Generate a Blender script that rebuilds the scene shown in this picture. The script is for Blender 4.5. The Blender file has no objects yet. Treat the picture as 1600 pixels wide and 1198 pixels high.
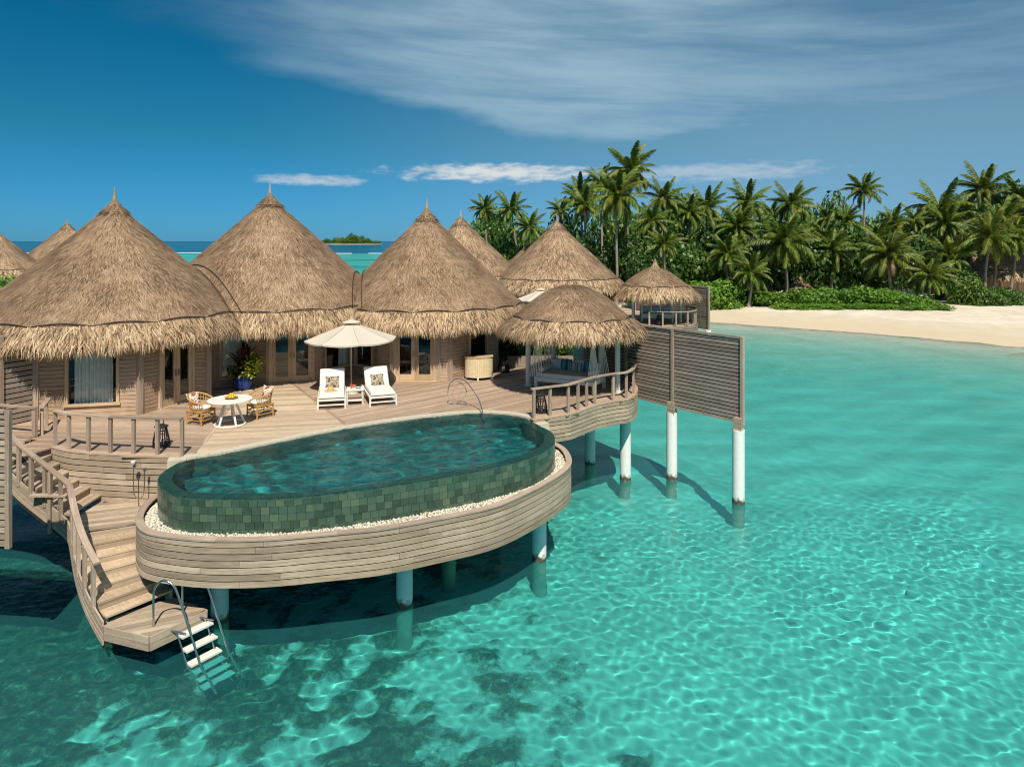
import bpy, math, random
import numpy as np
from mathutils import Vector, Matrix

R = math.radians
sc = bpy.context.scene
COL = sc.collection
rnd = random.Random(7)
rng = np.random.default_rng(11)

# ------------------------------------------------------------------ camera
H = 8.5                      # camera height over the sea
F = 1067.0                   # focal length in photograph pixels (1600 wide)
cam_d = bpy.data.cameras.new('camera')
cam = bpy.data.objects.new('camera', cam_d)
COL.objects.link(cam)
sc.camera = cam
cam.location = (0, 0, H)
cam.rotation_euler = (R(90), 0, 0)
cam_d.sensor_width = 36.0
cam_d.lens = 36.0 * F / 1600.0
cam_d.shift_y = -223.0 / 1600.0
cam_d.clip_start = 0.1
cam_d.clip_end = 30000

# ------------------------------------------------------------------ sun + sky
SUN_EL = R(53)
SUN_AZ_DIR = Vector((0.17, -1.0, 0)).normalized()      # towards the sun, on the ground
sun_d = bpy.data.lights.new('sun', 'SUN')
sun_d.energy = 5.0
sun_d.angle = R(0.5)
sun_d.color = (1.0, 0.93, 0.80)
sun = bpy.data.objects.new('sun', sun_d)
COL.objects.link(sun)
to_sun = Vector((SUN_AZ_DIR.x * math.cos(SUN_EL), SUN_AZ_DIR.y * math.cos(SUN_EL), math.sin(SUN_EL)))
sun.rotation_euler = to_sun.to_track_quat('Z', 'Y').to_euler()
sun.location = (0, 0, 40)
sun_d.cycles.is_caustics_light = True

world = bpy.data.worlds.new('World')
sc.world = world
world.use_nodes = True


def build_world():
    nt = world.node_tree
    N, L = nt.nodes, nt.links
    bg = N['Background']
    bg.inputs[1].default_value = 0.14
    sky = N.new('ShaderNodeTexSky')
    sky.sky_type = 'NISHITA'
    sky.sun_disc = False
    sky.sun_elevation = SUN_EL
    sky.sun_rotation = math.atan2(SUN_AZ_DIR.x, SUN_AZ_DIR.y)
    sky.altitude = 0
    sky.air_density = 1.0
    sky.dust_density = 0.15
    sky.ozone_density = 4.0

    def math_(op, a, b=None, clamp=False):
        n = N.new('ShaderNodeMath'); n.operation = op; n.use_clamp = clamp
        for i, x in enumerate((a, b)):
            if x is None: continue
            if isinstance(x, (int, float)): n.inputs[i].default_value = x
            else: L.new(x, n.inputs[i])
        return n.outputs[0]

    def smooth(x, a, b):
        n = N.new('ShaderNodeMapRange'); n.interpolation_type = 'SMOOTHSTEP'
        L.new(x, n.inputs[0]); n.inputs[1].default_value = a; n.inputs[2].default_value = b
        return n.outputs[0]
    tc = N.new('ShaderNodeTexCoord')
    sep = N.new('ShaderNodeSeparateXYZ'); L.new(tc.outputs['Generated'], sep.inputs[0])
    x, y, z = sep.outputs
    az = math_('ARCTAN2', x, y)                    # 0 ahead, + to the right
    hor = math_('SQRT', math_('ADD', math_('MULTIPLY', x, x), math_('MULTIPLY', y, y)))
    el = math_('ARCTAN2', z, hor)
    # clear sky: the deep tropical blue, a little paler low down
    tint = N.new('ShaderNodeValToRGB')
    cr = tint.color_ramp
    cr.elements[0].position = 0.0; cr.elements[0].color = (0.068, 0.27, 0.56, 1)
    cr.elements[1].position = 1.0; cr.elements[1].color = (1.0, 0.92, 0.80, 1)
    for pos, c_ in ((.03, (0.066, 0.275, 0.53)), (.14, (0.046, 0.285, 0.362)), (.30, (0.008, 0.287, 0.364)), (.42, (.05, .36, .43)), (.8, (.75, .77, .74))):
        e = cr.elements.new(pos); e.color = (*c_, 1)
    L.new(math_('ABSOLUTE', el), tint.inputs[0])
    mul = N.new('ShaderNodeMix'); mul.data_type = 'RGBA'; mul.blend_type = 'MULTIPLY'
    mul.inputs[0].default_value = 1.0
    L.new(sky.outputs[0], mul.inputs[6]); L.new(tint.outputs[0], mul.inputs[7])
    clear = mul.outputs[2]
    # high veil of cirrus: starts left of centre and thickens to the right
    comb = N.new('ShaderNodeCombineXYZ')
    L.new(math_('MULTIPLY', az, 2.2), comb.inputs[0]); L.new(math_('MULTIPLY', el, 7.5), comb.inputs[1])
    rot = N.new('ShaderNodeMapping'); rot.inputs['Rotation'].default_value = (0, 0, R(16))
    L.new(comb.outputs[0], rot.inputs[0])
    n1 = N.new('ShaderNodeTexNoise'); n1.inputs['Scale'].default_value = 1.3; n1.inputs['Detail'].default_value = 8
    n1.inputs['Roughness'].default_value = 0.52; n1.inputs['Distortion'].default_value = 0.2
    L.new(rot.outputs[0], n1.inputs[0])
    n2 = N.new('ShaderNodeTexNoise'); n2.inputs['Scale'].default_value = 2.2; n2.inputs['Detail'].default_value = 8
    n2.inputs['Roughness'].default_value = 0.56; n2.inputs['Distortion'].default_value = 0.35
    mp2 = N.new('ShaderNodeMapping'); mp2.inputs['Scale'].default_value = (0.55, 1.5, 1); mp2.inputs['Location'].default_value = (3.1, 1.7, 0)
    L.new(rot.outputs[0], mp2.inputs[0]); L.new(mp2.outputs[0], n2.inputs[0])
    w1 = math_('SUBTRACT', n1.outputs[0], 0.5)
    # lower border of the veil rises to the left: el_border = .135 - .16*az
    border = math_('SUBTRACT', el, math_('SUBTRACT', 0.140, math_('MULTIPLY', math_('MINIMUM', az, 0.02), 0.235)))
    border = math_('ADD', border, math_('MULTIPLY', w1, 0.13))
    low = smooth(border, -0.008, 0.035)
    right = smooth(math_('ADD', az, math_('MULTIPLY', w1, 0.7)), -0.60, 0.05)
    n4 = N.new('ShaderNodeTexNoise'); n4.inputs['Scale'].default_value = 9.0; n4.inputs['Detail'].default_value = 6; n4.inputs['Roughness'].default_value = 0.6
    mp4 = N.new('ShaderNodeMapping'); mp4.inputs['Scale'].default_value = (0.45, 1.6, 1)
    L.new(rot.outputs[0], mp4.inputs[0]); L.new(mp4.outputs[0], n4.inputs[0])
    streak = smooth(math_('ADD', n2.outputs[0], math_('MULTIPLY', math_('SUBTRACT', n4.outputs[0], 0.5), 0.20)), 0.26, 0.70)
    veil = math_('MULTIPLY', math_('MULTIPLY', low, right), math_('ADD', 0.46, math_('MULTIPLY', streak, 0.54)))
    veil = math_('MULTIPLY', veil, 0.80, True)
    veil = math_('MULTIPLY', veil, math_('SUBTRACT', 1.0, math_('MULTIPLY', smooth(az, 0.12, 0.62), 0.42)))
    # soft haze of cloud low on the right
    low2 = math_('MULTIPLY', smooth(az, -0.45, 0.50), math_('SUBTRACT', 1.0, smooth(el, 0.12, 0.42)))
    veil = math_('MAXIMUM', veil, math_('MULTIPLY', low2, 0.40))
    vcol = N.new('ShaderNodeMix'); vcol.data_type = 'RGBA'
    L.new(veil, vcol.inputs[0]); L.new(clear, vcol.inputs[6])
    vcol.inputs[7].default_value = (2.40, 3.45, 4.15, 1)
    # small bright bank of cloud low ahead
    c2 = N.new('ShaderNodeCombineXYZ')
    L.new(math_('MULTIPLY', az, 14.0), c2.inputs[0]); L.new(math_('MULTIPLY', el, 48.0), c2.inputs[1])
    n3 = N.new('ShaderNodeTexNoise'); n3.inputs['Scale'].default_value = 2.0; n3.inputs['Detail'].default_value = 7
    n3.inputs['Roughness'].default_value = 0.6
    L.new(c2.outputs[0], n3.inputs[0])
    def bank(az0, az1, el0, half, gain):
        dx = math_('DIVIDE', math_('ABSOLUTE', math_('SUBTRACT', az, 0.5 * (az0 + az1))), 0.5 * (az1 - az0))
        dy = math_('DIVIDE', math_('ABSOLUTE', math_('SUBTRACT', el, el0)), half)
        d = math_('ADD', math_('MULTIPLY', dx, dx), math_('MULTIPLY', dy, dy))
        v = math_('ADD', math_('SUBTRACT', 1.0, d), math_('MULTIPLY', math_('SUBTRACT', n3.outputs[0], 0.5), 2.8))
        return math_('MULTIPLY', smooth(v, 0.0, 1.25), gain)
    b = bank(-0.20, 0.16, 0.099, 0.0165, 0.95)
    b = math_('MAXIMUM', b, bank(-0.38, -0.19, 0.085, 0.0095, 0.6))
    b = math_('MAXIMUM', b, bank(0.12, 0.46, 0.096, 0.016, 0.42))
    bcol = N.new('ShaderNodeMix'); bcol.data_type = 'RGBA'
    L.new(b, bcol.inputs[0]); L.new(vcol.outputs[2], bcol.inputs[6])
    bcol.inputs[7].default_value = (4.6, 4.8, 4.85, 1)
    L.new(bcol.outputs[2], bg.inputs[0])


build_world()
sc.view_settings.view_transform = 'Standard'
sc.view_settings.look = 'None'
sc.view_settings.exposure = 0.15
sc.view_settings.gamma = 1.0
sc.view_settings.use_curve_mapping = False
sc.render.engine = 'CYCLES'
cy = sc.cycles
cy.use_denoising = True
cy.max_bounces = 7
cy.diffuse_bounces = 4
cy.glossy_bounces = 3
cy.transmission_bounces = 4
cy.transparent_max_bounces = 10
cy.sample_clamp_indirect = 6.0
cy.caustics_reflective = False
cy.caustics_refractive = True
cy.use_adaptive_sampling = True
cy.adaptive_threshold = 0.009
cy.filter_width = 1.1


# ------------------------------------------------------------------ helpers
def P(px, py, z=3.1):
    """Survey helper: the point at height z that the photograph shows at pixel px, py."""
    y = (H - z) * F / (py - 376.0)
    return (px - 800.0) * y / F, y


DECK = 3.1


class MB:
    def __init__(s):
        s.v, s.f, s.uv = [], [], []

    def face(s, idx, uv=None):
        s.f.append(tuple(idx))
        s.uv.append(uv if uv else [(0.0, 0.0)] * len(idx))

    def hexa(s, c, L_, W_, H_, uoff=None):
        """c: 8 corners, index = 4*i+2*j+k (length, width, height)."""
        b = len(s.v); s.v += [tuple(p) for p in c]
        u0 = rnd.uniform(0, 60) if uoff is None else uoff
        v0 = rnd.uniform(0, 20)
        for q, (a, bb) in (((0, 1, 3, 2), (W_, H_)), ((4, 6, 7, 5), (H_, W_))):
            s.face([b + i for i in q], [(u0, v0), (u0 + .02, v0), (u0 + .02, v0 + .05), (u0, v0 + .05)])
        for q, w in (((0, 4, 5, 1), H_), ((2, 3, 7, 6), H_), ((0, 2, 6, 4), W_), ((1, 5, 7, 3), W_)):
            if q in ((0, 4, 5, 1), (1, 5, 7, 3)):
                uv = [(u0, v0), (u0 + L_, v0), (u0 + L_, v0 + w), (u0, v0 + w)]
            else:
                uv = [(u0, v0), (u0, v0 + w), (u0 + L_, v0 + w), (u0 + L_, v0)]
            s.face([b + i for i in q], uv)

    def bar(s, p, q, w, h, up=(0, 0, 1), off=0.0):
        p, q = Vector(p), Vector(q)
        d = (q - p)
        ln = d.length
        if ln < 1e-6: return s
        d /= ln
        up = Vector(up)
        side = up.cross(d)
        if side.length < 1e-4: side = Vector((1, 0, 0)).cross(d)
        side.normalize(); up = d.cross(side)
        c = []
        for e in (p, q):
            for j in (-.5, .5):
                for k in (-.5, .5):
                    c.append(e + side * (w * j) + up * (h * k + off))
        s.hexa(c, ln, w, h)
        return s

    def box(s, c, size, rz=0.0):
        cx, cy_, cz = c
        sx, sy, sz = size
        ca, sa = math.cos(rz), math.sin(rz)
        if sx >= sy:
            s.bar((cx - ca * sx / 2, cy_ - sa * sx / 2, cz), (cx + ca * sx / 2, cy_ + sa * sx / 2, cz), sy, sz)
        else:
            s.bar((cx + sa * sy / 2, cy_ - ca * sy / 2, cz), (cx - sa * sy / 2, cy_ + ca * sy / 2, cz), sx, sz)
        return s

    def tube(s, pts, r, n=8, closed=False, cap=True):
        pts = [Vector(p) for p in pts]
        m = len(pts)
        rs = r if isinstance(r, (list, tuple)) else [r] * m
        b = len(s.v)
        u = Vector((0, 0, 1))
        t0 = (pts[1] - pts[0]).normalized()
        if abs(t0.z) > .95: u = Vector((1, 0, 0))
        acc = 0.0
        us = []
        for i, p in enumerate(pts):
            if i: acc += (p - pts[i - 1]).length
            us.append(acc)
            if closed: t = pts[(i + 1) % m] - pts[i - 1]
            else: t = pts[min(i + 1, m - 1)] - pts[max(i - 1, 0)]
            t.normalize()
            a = u - t * u.dot(t)
            if a.length < 1e-4: a = Vector((1, 0, 0)) - t * t.x
            a.normalize(); u = a
            c = t.cross(a)
            for k in range(n):
                an = 2 * math.pi * k / n
                s.v.append(tuple(p + (a * math.cos(an) + c * math.sin(an)) * rs[i]))
        for i in range(m if closed else m - 1):
            j = (i + 1) % m
            for k in range(n):
                k2 = (k + 1) % n
                ua, ub = us[i], us[j] if j else us[i] + .3
                s.face((b + i * n + k, b + i * n + k2, b + j * n + k2, b + j * n + k),
                       [(ua, k * .05), (ua, k * .05 + .05), (ub, k * .05 + .05), (ub, k * .05)])
        if cap and not closed:
            s.face([b + k for k in reversed(range(n))])
            s.face([b + (m - 1) * n + k for k in range(n)])
        return s

    def lathe(s, prof, n=24, c=(0, 0, 0), sx=1.0, sy=1.0):
        b = len(s.v)
        for (r, z) in prof:
            for k in range(n):
                a = 2 * math.pi * k / n
                s.v.append((c[0] + r * math.cos(a) * sx, c[1] + r * math.sin(a) * sy, c[2] + z))
        for i in range(len(prof) - 1):
            for k in range(n):
                k2 = (k + 1) % n
                s.face((b + i * n + k, b + i * n + k2, b + (i + 1) * n + k2, b + (i + 1) * n + k),
                       [(k / n * 3, i * .2), ((k + 1) / n * 3, i * .2), ((k + 1) / n * 3, i * .2 + .2), (k / n * 3, i * .2 + .2)])
        s.face([b + k for k in reversed(range(n))])
        s.face([b + (len(prof) - 1) * n + k for k in range(n)])
        return s

    def prism(s, poly, z0, z1):
        """poly counter-clockwise."""
        b = len(s.v); n = len(poly)
        for z in (z0, z1):
            for (x, y) in poly: s.v.append((x, y, z))
        s.face([b + n + k for k in range(n)], [(x, y) for x, y in poly])
        s.face([b + k for k in reversed(range(n))], [(x, y) for x, y in reversed(poly)])
        for k in range(n):
            k2 = (k + 1) % n
            l = math.dist(poly[k], poly[k2])
            s.face((b + k, b + k2, b + n + k2, b + n + k), [(0, 0), (l, 0), (l, z1 - z0), (0, z1 - z0)])
        return s

    def ribbon(s, path, h, t, side=1):
        """plank standing on edge that follows path [(x,y,z_bottom)]; thickness t to one side."""
        b = len(s.v); n = len(path)
        nor = normals2([(p[0], p[1]) for p in path])
        u0, v0 = rnd.uniform(0, 60), rnd.uniform(0, 20)
        us = [u0]
        for i in range(1, n): us.append(us[-1] + math.dist(path[i][:2], path[i - 1][:2]))
        for (x, y, z), (nx, ny) in zip(path, nor):
            s.v += [(x, y, z), (x, y, z + h), (x + nx * t * side, y + ny * t * side, z + h), (x + nx * t * side, y + ny * t * side, z)]
        for i in range(n - 1):
            for k in range(4):
                k2 = (k + 1) % 4
                w = h if k % 2 == 0 else t
                q = (b + 4 * i + k, b + 4 * i + 4 + k, b + 4 * i + 4 + k2, b + 4 * i + k2)
                s.face(q, [(us[i], v0), (us[i + 1], v0), (us[i + 1], v0 + w), (us[i], v0 + w)])
        s.face((b, b + 1, b + 2, b + 3)); e = b + 4 * (n - 1)
        s.face((e + 3, e + 2, e + 1, e))
        return s

    def band(s, A, B, z, t):
        """flat board between two 2D polylines A and B (equal length), top at z, thickness t."""
        b = len(s.v); n = len(A)
        u0, v0 = rnd.uniform(0, 60), rnd.uniform(0, 20)
        us = [u0]
        for i in range(1, n): us.append(us[-1] + math.dist(A[i], A[i - 1]))
        zz = z if isinstance(z, (list, tuple)) else [z] * n
        for (a, c, zi) in zip(A, B, zz):
            s.v += [(a[0], a[1], zi - t), (a[0], a[1], zi), (c[0], c[1], zi), (c[0], c[1], zi - t)]
        for i in range(n - 1):
            w = math.dist(A[i], B[i])
            for k in range(4):
                k2 = (k + 1) % 4
                ww = w if k % 2 else t
                s.face((b + 4 * i + k, b + 4 * i + 4 + k, b + 4 * i + 4 + k2, b + 4 * i + k2),
                       [(us[i], v0), (us[i + 1], v0), (us[i + 1], v0 + ww), (us[i], v0 + ww)])
        s.face((b, b + 1, b + 2, b + 3)); e = b + 4 * (n - 1)
        s.face((e + 3, e + 2, e + 1, e))
        return s

    def mesh(s, name, mat, off=(0, 0, 0), smooth=None):
        me = bpy.data.meshes.new(name)
        o = off
        me.from_pydata([(x - o[0], y - o[1], z - o[2]) for (x, y, z) in s.v], [], s.f)
        ul = me.uv_layers.new(name='UVMap')
        flat = []
        for q in s.uv:
            for a in q: flat += [a[0], a[1]]
        ul.data.foreach_set('uv', flat)
        if mat: me.materials.append(mat)
        if smooth:
            me.polygons.foreach_set('use_smooth', [True] * len(me.polygons))
            me.set_sharp_from_angle(angle=R(smooth))
        me.update()
        return me


def normals2(pts):
    n = len(pts); out = []
    for i in range(n):
        a = pts[max(i - 1, 0)]; c = pts[min(i + 1, n - 1)]
        dx, dy = c[0] - a[0], c[1] - a[1]
        l = math.hypot(dx, dy) or 1
        out.append((dy / l, -dx / l))
    return out


def offset_path(pts, d):
    return [(p[0] + n[0] * d, p[1] + n[1] * d) for p, n in zip(pts, normals2(pts))]


def resample(pts, step=None, count=None, smooth=True):
    """Catmull-Rom through pts, then even spacing."""
    pts = [tuple(p) for p in pts]
    dim = len(pts[0])
    dense = []
    if smooth and len(pts) > 2:
        for i in range(len(pts) - 1):
            p0, p1, p2, p3 = pts[max(i - 1, 0)], pts[i], pts[i + 1], pts[min(i + 2, len(pts) - 1)]
            for k in range(12):
                t = k / 12
                dense.append(tuple(0.5 * ((2 * p1[j]) + (-p0[j] + p2[j]) * t + (2 * p0[j] - 5 * p1[j] + 4 * p2[j] - p3[j]) * t * t
                                          + (-p0[j] + 3 * p1[j] - 3 * p2[j] + p3[j]) * t ** 3) for j in range(dim)))
        dense.append(pts[-1])
    else:
        dense = pts
    acc = [0.0]
    for i in range(1, len(dense)): acc.append(acc[-1] + math.dist(dense[i], dense[i - 1]))
    tot = acc[-1]
    n = count or max(2, int(round(tot / step)) + 1)
    out = []; k = 0
    for i in range(n):
        s_ = tot * i / (n - 1)
        while k < len(acc) - 2 and acc[k + 1] < s_: k += 1
        t = (s_ - acc[k]) / max(acc[k + 1] - acc[k], 1e-9)
        out.append(tuple(a + (b - a) * t for a, b in zip(dense[k], dense[k + 1])))
    return out


def tag(o, label=None, cat=None, group=None, kind=None):
    if label: o['label'] = label
    if cat: o['category'] = cat
    if group: o['group'] = group
    if kind: o['kind'] = kind
    return o


def thing(name, label, cat, loc=(0, 0, 0), rz=0.0, group=None, kind=None):
    o = bpy.data.objects.new(name, None)
    COL.objects.link(o)
    o.empty_display_size = .2
    o.location = loc; o.rotation_euler = (0, 0, rz)
    return tag(o, label, cat, group, kind)


def put(name, me, parent=None, loc=(0, 0, 0), rot=None, kind=None):
    o = bpy.data.objects.new(name, me)
    COL.objects.link(o)
    o.location = loc
    if rot: o.rotation_euler = rot
    if parent: o.parent = parent
    if kind: o['kind'] = kind
    return o


def part(name, mb, mat, parent=None, off=None, smooth=None, kind=None):
    """one mesh; off given = mb is in world coordinates and the parent stands at off."""
    return put(name, mb.mesh(name, mat, off or (0, 0, 0), smooth), parent, kind=kind)


def dup(root, loc=None, rz=None, label=None, scale=None, group=None):
    def cp(o, par):
        c = o.copy(); COL.objects.link(c)
        if par: c.parent = par
        for ch in o.children: cp(ch, c)
        return c
    r = cp(root, None)
    if loc is not None: r.location = loc
    if rz is not None: r.rotation_euler = (0, 0, rz)
    if scale is not None: r.scale = (scale,) * 3 if isinstance(scale, (int, float)) else scale
    if label: r['label'] = label
    if group: r['group'] = group
    return r


def np_mesh(name, V, faces_flat, counts, mat, attrs=None, smooth=False):
    me = bpy.data.meshes.new(name)
    V = np.ascontiguousarray(V, dtype=np.float32)
    me.vertices.add(len(V)); me.vertices.foreach_set('co', V.ravel())
    ff = np.ascontiguousarray(faces_flat, dtype=np.int32).ravel()
    me.loops.add(len(ff)); me.loops.foreach_set('vertex_index', ff)
    counts = np.asarray(counts, dtype=np.int32)
    st = np.zeros(len(counts), np.int32); st[1:] = np.cumsum(counts)[:-1]
    me.polygons.add(len(counts)); me.polygons.foreach_set('loop_start', st)
    for nm, arr in (attrs or {}).items():
        a = me.attributes.new(nm, 'FLOAT', 'POINT')
        a.data.foreach_set('value', np.ascontiguousarray(arr, dtype=np.float32).ravel())
    if smooth: me.polygons.foreach_set('use_smooth', np.ones(len(counts), bool))
    me.update(calc_edges=True)
    me.validate()
    if mat: me.materials.append(mat)
    return me


def vnoise(x, y, seed=0):
    """smooth value noise, numpy"""
    def h(i, j):
        n = (i.astype(np.int64) * 374761393 + j.astype(np.int64) * 668265263 + seed * 974711) & 0x7fffffff
        n = ((n ^ (n >> 13)) * 1274126177) & 0x7fffffff
        return ((n ^ (n >> 16)) & 0xffff) / 65535.0
    i, j = np.floor(x), np.floor(y)
    fx, fy = x - i, y - j
    fx = fx * fx * (3 - 2 * fx); fy = fy * fy * (3 - 2 * fy)
    a = h(i, j); b = h(i + 1, j); c = h(i, j + 1); d = h(i + 1, j + 1)
    return (a * (1 - fx) + b * fx) * (1 - fy) + (c * (1 - fx) + d * fx) * fy


def fbm(x, y, oct_=4, seed=0):
    v = 0 * x; a = .5; t = 0
    for k in range(oct_):
        v = v + a * vnoise(x * 2 ** k + 17.3 * k, y * 2 ** k - 9.1 * k, seed + k); t += a; a *= .55
    return v / t


def sstep(a, b, x):
    t = np.clip((x - a) / (b - a), 0, 1)
    return t * t * (3 - 2 * t)


# ------------------------------------------------------------------ materials
class Mat:
    def __init__(s, name):
        s.m = bpy.data.materials.new(name); s.m.use_nodes = True
        s.N = s.m.node_tree.nodes; s.L = s.m.node_tree.links
        s.N.clear()
        s.out = s.N.new('ShaderNodeOutputMaterial')

    def n(s, t, **kw):
        x = s.N.new(t)
        for k, v in kw.items():
            if k.startswith('i_'):
                x.inputs[k[2:].replace('_', ' ')].default_value = v
            else: setattr(x, k, v)
        return x

    def ramp(s, fac, stops):
        r = s.N.new('ShaderNodeValToRGB')
        el = r.color_ramp.elements
        while len(el) < len(stops): el.new(.5)
        for e, (p, c) in zip(el, stops): e.position = p; e.color = (*c, 1)
        s.L.new(fac, r.inputs[0]); return r.outputs[0]

    def mix(s, f, a, b, blend='MIX'):
        x = s.N.new('ShaderNodeMix'); x.data_type = 'RGBA'; x.blend_type = blend
        for i, v in ((0, f), (6, a), (7, b)):
            if hasattr(v, 'links'): s.L.new(v, x.inputs[i])
            else: x.inputs[i].default_value = v if i == 0 else (*v, 1)
        return x.outputs[2]

    def math(s, op, a, b=0.0, clamp=False):
        x = s.N.new('ShaderNodeMath'); x.operation = op; x.use_clamp = clamp
        for i, v in enumerate((a, b)):
            if hasattr(v, 'links'): s.L.new(v, x.inputs[i])
            else: x.inputs[i].default_value = v
        return x.outputs[0]

    def noise(s, vec, scale, detail=4, rough=.55, dist=0.0):
        x = s.n('ShaderNodeTexNoise', i_Scale=scale, i_Detail=detail, i_Roughness=rough, i_Distortion=dist)
        if vec is not None: s.L.new(vec, x.inputs['Vector'])
        return x.outputs[0]

    def mapping(s, vec, scale=(1, 1, 1), loc=(0, 0, 0)):
        x = s.n('ShaderNodeMapping'); x.inputs['Scale'].default_value = scale; x.inputs['Location'].default_value = loc
        s.L.new(vec, x.inputs[0]); return x.outputs[0]

    def bsdf(s, col, rough=.6, spec=.3, metal=0.0, bump=None, bump_d=.01, bump_s=.5, **kw):
        b = s.N.new('ShaderNodeBsdfPrincipled')
        if hasattr(col, 'links'): s.L.new(col, b.inputs['Base Color'])
        else: b.inputs['Base Color'].default_value = (*col, 1)
        if hasattr(rough, 'links'): s.L.new(rough, b.inputs['Roughness'])
        else: b.inputs['Roughness'].default_value = rough
        b.inputs['Specular IOR Level'].default_value = spec
        b.inputs['Metallic'].default_value = metal
        for k, v in kw.items(): b.inputs[k.replace('_', ' ')].default_value = v
        if bump is not None:
            x = s.n('ShaderNodeBump', i_Strength=bump_s, i_Distance=bump_d)
            s.L.new(bump, x.inputs['Height']); s.L.new(x.outputs[0], b.inputs['Normal'])
        s.L.new(b.outputs[0], s.out.inputs[0])
        return b


def plain(name, col, rough=.6, spec=.3, metal=0.0, var=.15, scale=6.0, **kw):
    m = Mat(name)
    tc = m.n('ShaderNodeTexCoord')
    f = m.noise(tc.outputs['Object'], scale, 5)
    c = m.ramp(f, [(.3, tuple(x * (1 - var) for x in col)), (.7, tuple(min(1, x * (1 + var)) for x in col))])
    m.bsdf(c, rough, spec, metal, **kw)
    return m.m


def wood(name, dark, mid, light, rough=.75, stain=.5, stain_col=None, rvar=.20):
    m = Mat(name)
    tc = m.n('ShaderNodeTexCoord'); oi = m.n('ShaderNodeObjectInfo')
    shift = m.n('ShaderNodeVectorMath', operation='ADD')
    sc_ = m.n('ShaderNodeVectorMath', operation='SCALE'); sc_.inputs[0].default_value = (91.0, 37.0, 13.0)
    m.L.new(oi.outputs['Random'], sc_.inputs['Scale'])
    m.L.new(tc.outputs['UV'], shift.inputs[0]); m.L.new(sc_.outputs[0], shift.inputs[1])
    uv = shift.outputs[0]
    grain = m.noise(m.mapping(uv, (1.6, 42, 1)), 1.0, 6, .65, .2)
    board = m.noise(m.mapping(uv, (.35, .8, 1)), 1.0, 2, .5)
    f = m.math('ADD', m.math('MULTIPLY', grain, .72), m.math('MULTIPLY', board, .28))
    rr = m.math('MULTIPLY', m.math('SUBTRACT', oi.outputs['Random'], .5), rvar)
    f = m.math('ADD', f, rr)
    col = m.ramp(f, [(.33, dark), (.51, mid), (.69, light)])
    if stain:
        st = m.noise(tc.outputs['Object'], .9, 5, .6, .6)
        sm = m.ramp(st, [(.45, (0, 0, 0)), (.68, (1, 1, 1))])
        col = m.mix(m.math('MULTIPLY', sm, stain), col, stain_col or dark)
    spot = m.noise(tc.outputs['Object'], 5.5, 6, .7, .4)
    col = m.mix(m.math('MULTIPLY', m.ramp(spot, [(.50, (0, 0, 0)), (.75, (1, 1, 1))]), .35), col, tuple(x * .45 for x in mid))
    m.bsdf(col, rough, .25, bump=grain, bump_d=.004, bump_s=.6)
    return m.m


def thatch_mat(name, dark, mid, light):
    m = Mat(name)
    at = m.n('ShaderNodeAttribute', attribute_name='tint')
    tc = m.n('ShaderNodeTexCoord')
    big = m.noise(tc.outputs['Object'], .6, 6, .65)
    f = m.math('ADD', at.outputs['Fac'], m.math('MULTIPLY', m.math('SUBTRACT', big, .5), .9))
    col = m.ramp(f, [(.05, dark), (.5, mid), (.95, light)])
    b = m.bsdf(col, .8, .2)
    return m.m


def leaf_mat(name, dark, mid, light, rough=.45, trans=.25):
    m = Mat(name)
    at = m.n('ShaderNodeAttribute', attribute_name='tint'); oi = m.n('ShaderNodeObjectInfo')
    f = m.math('ADD', at.outputs['Fac'], m.math('MULTIPLY', m.math('SUBTRACT', oi.outputs['Random'], .5), .25))
    col = m.ramp(f, [(.05, dark), (.5, mid), (.95, light)])
    b = m.bsdf(col, rough, .4)
    t = m.n('ShaderNodeBsdfTranslucent'); m.L.new(col, t.inputs[0])
    mx = m.n('ShaderNodeMixShader'); mx.inputs[0].default_value = trans
    m.L.new(b.outputs[0], mx.inputs[1]); m.L.new(t.outputs[0], mx.inputs[2]); m.L.new(mx.outputs[0], m.out.inputs[0])
    return m.m


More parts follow.
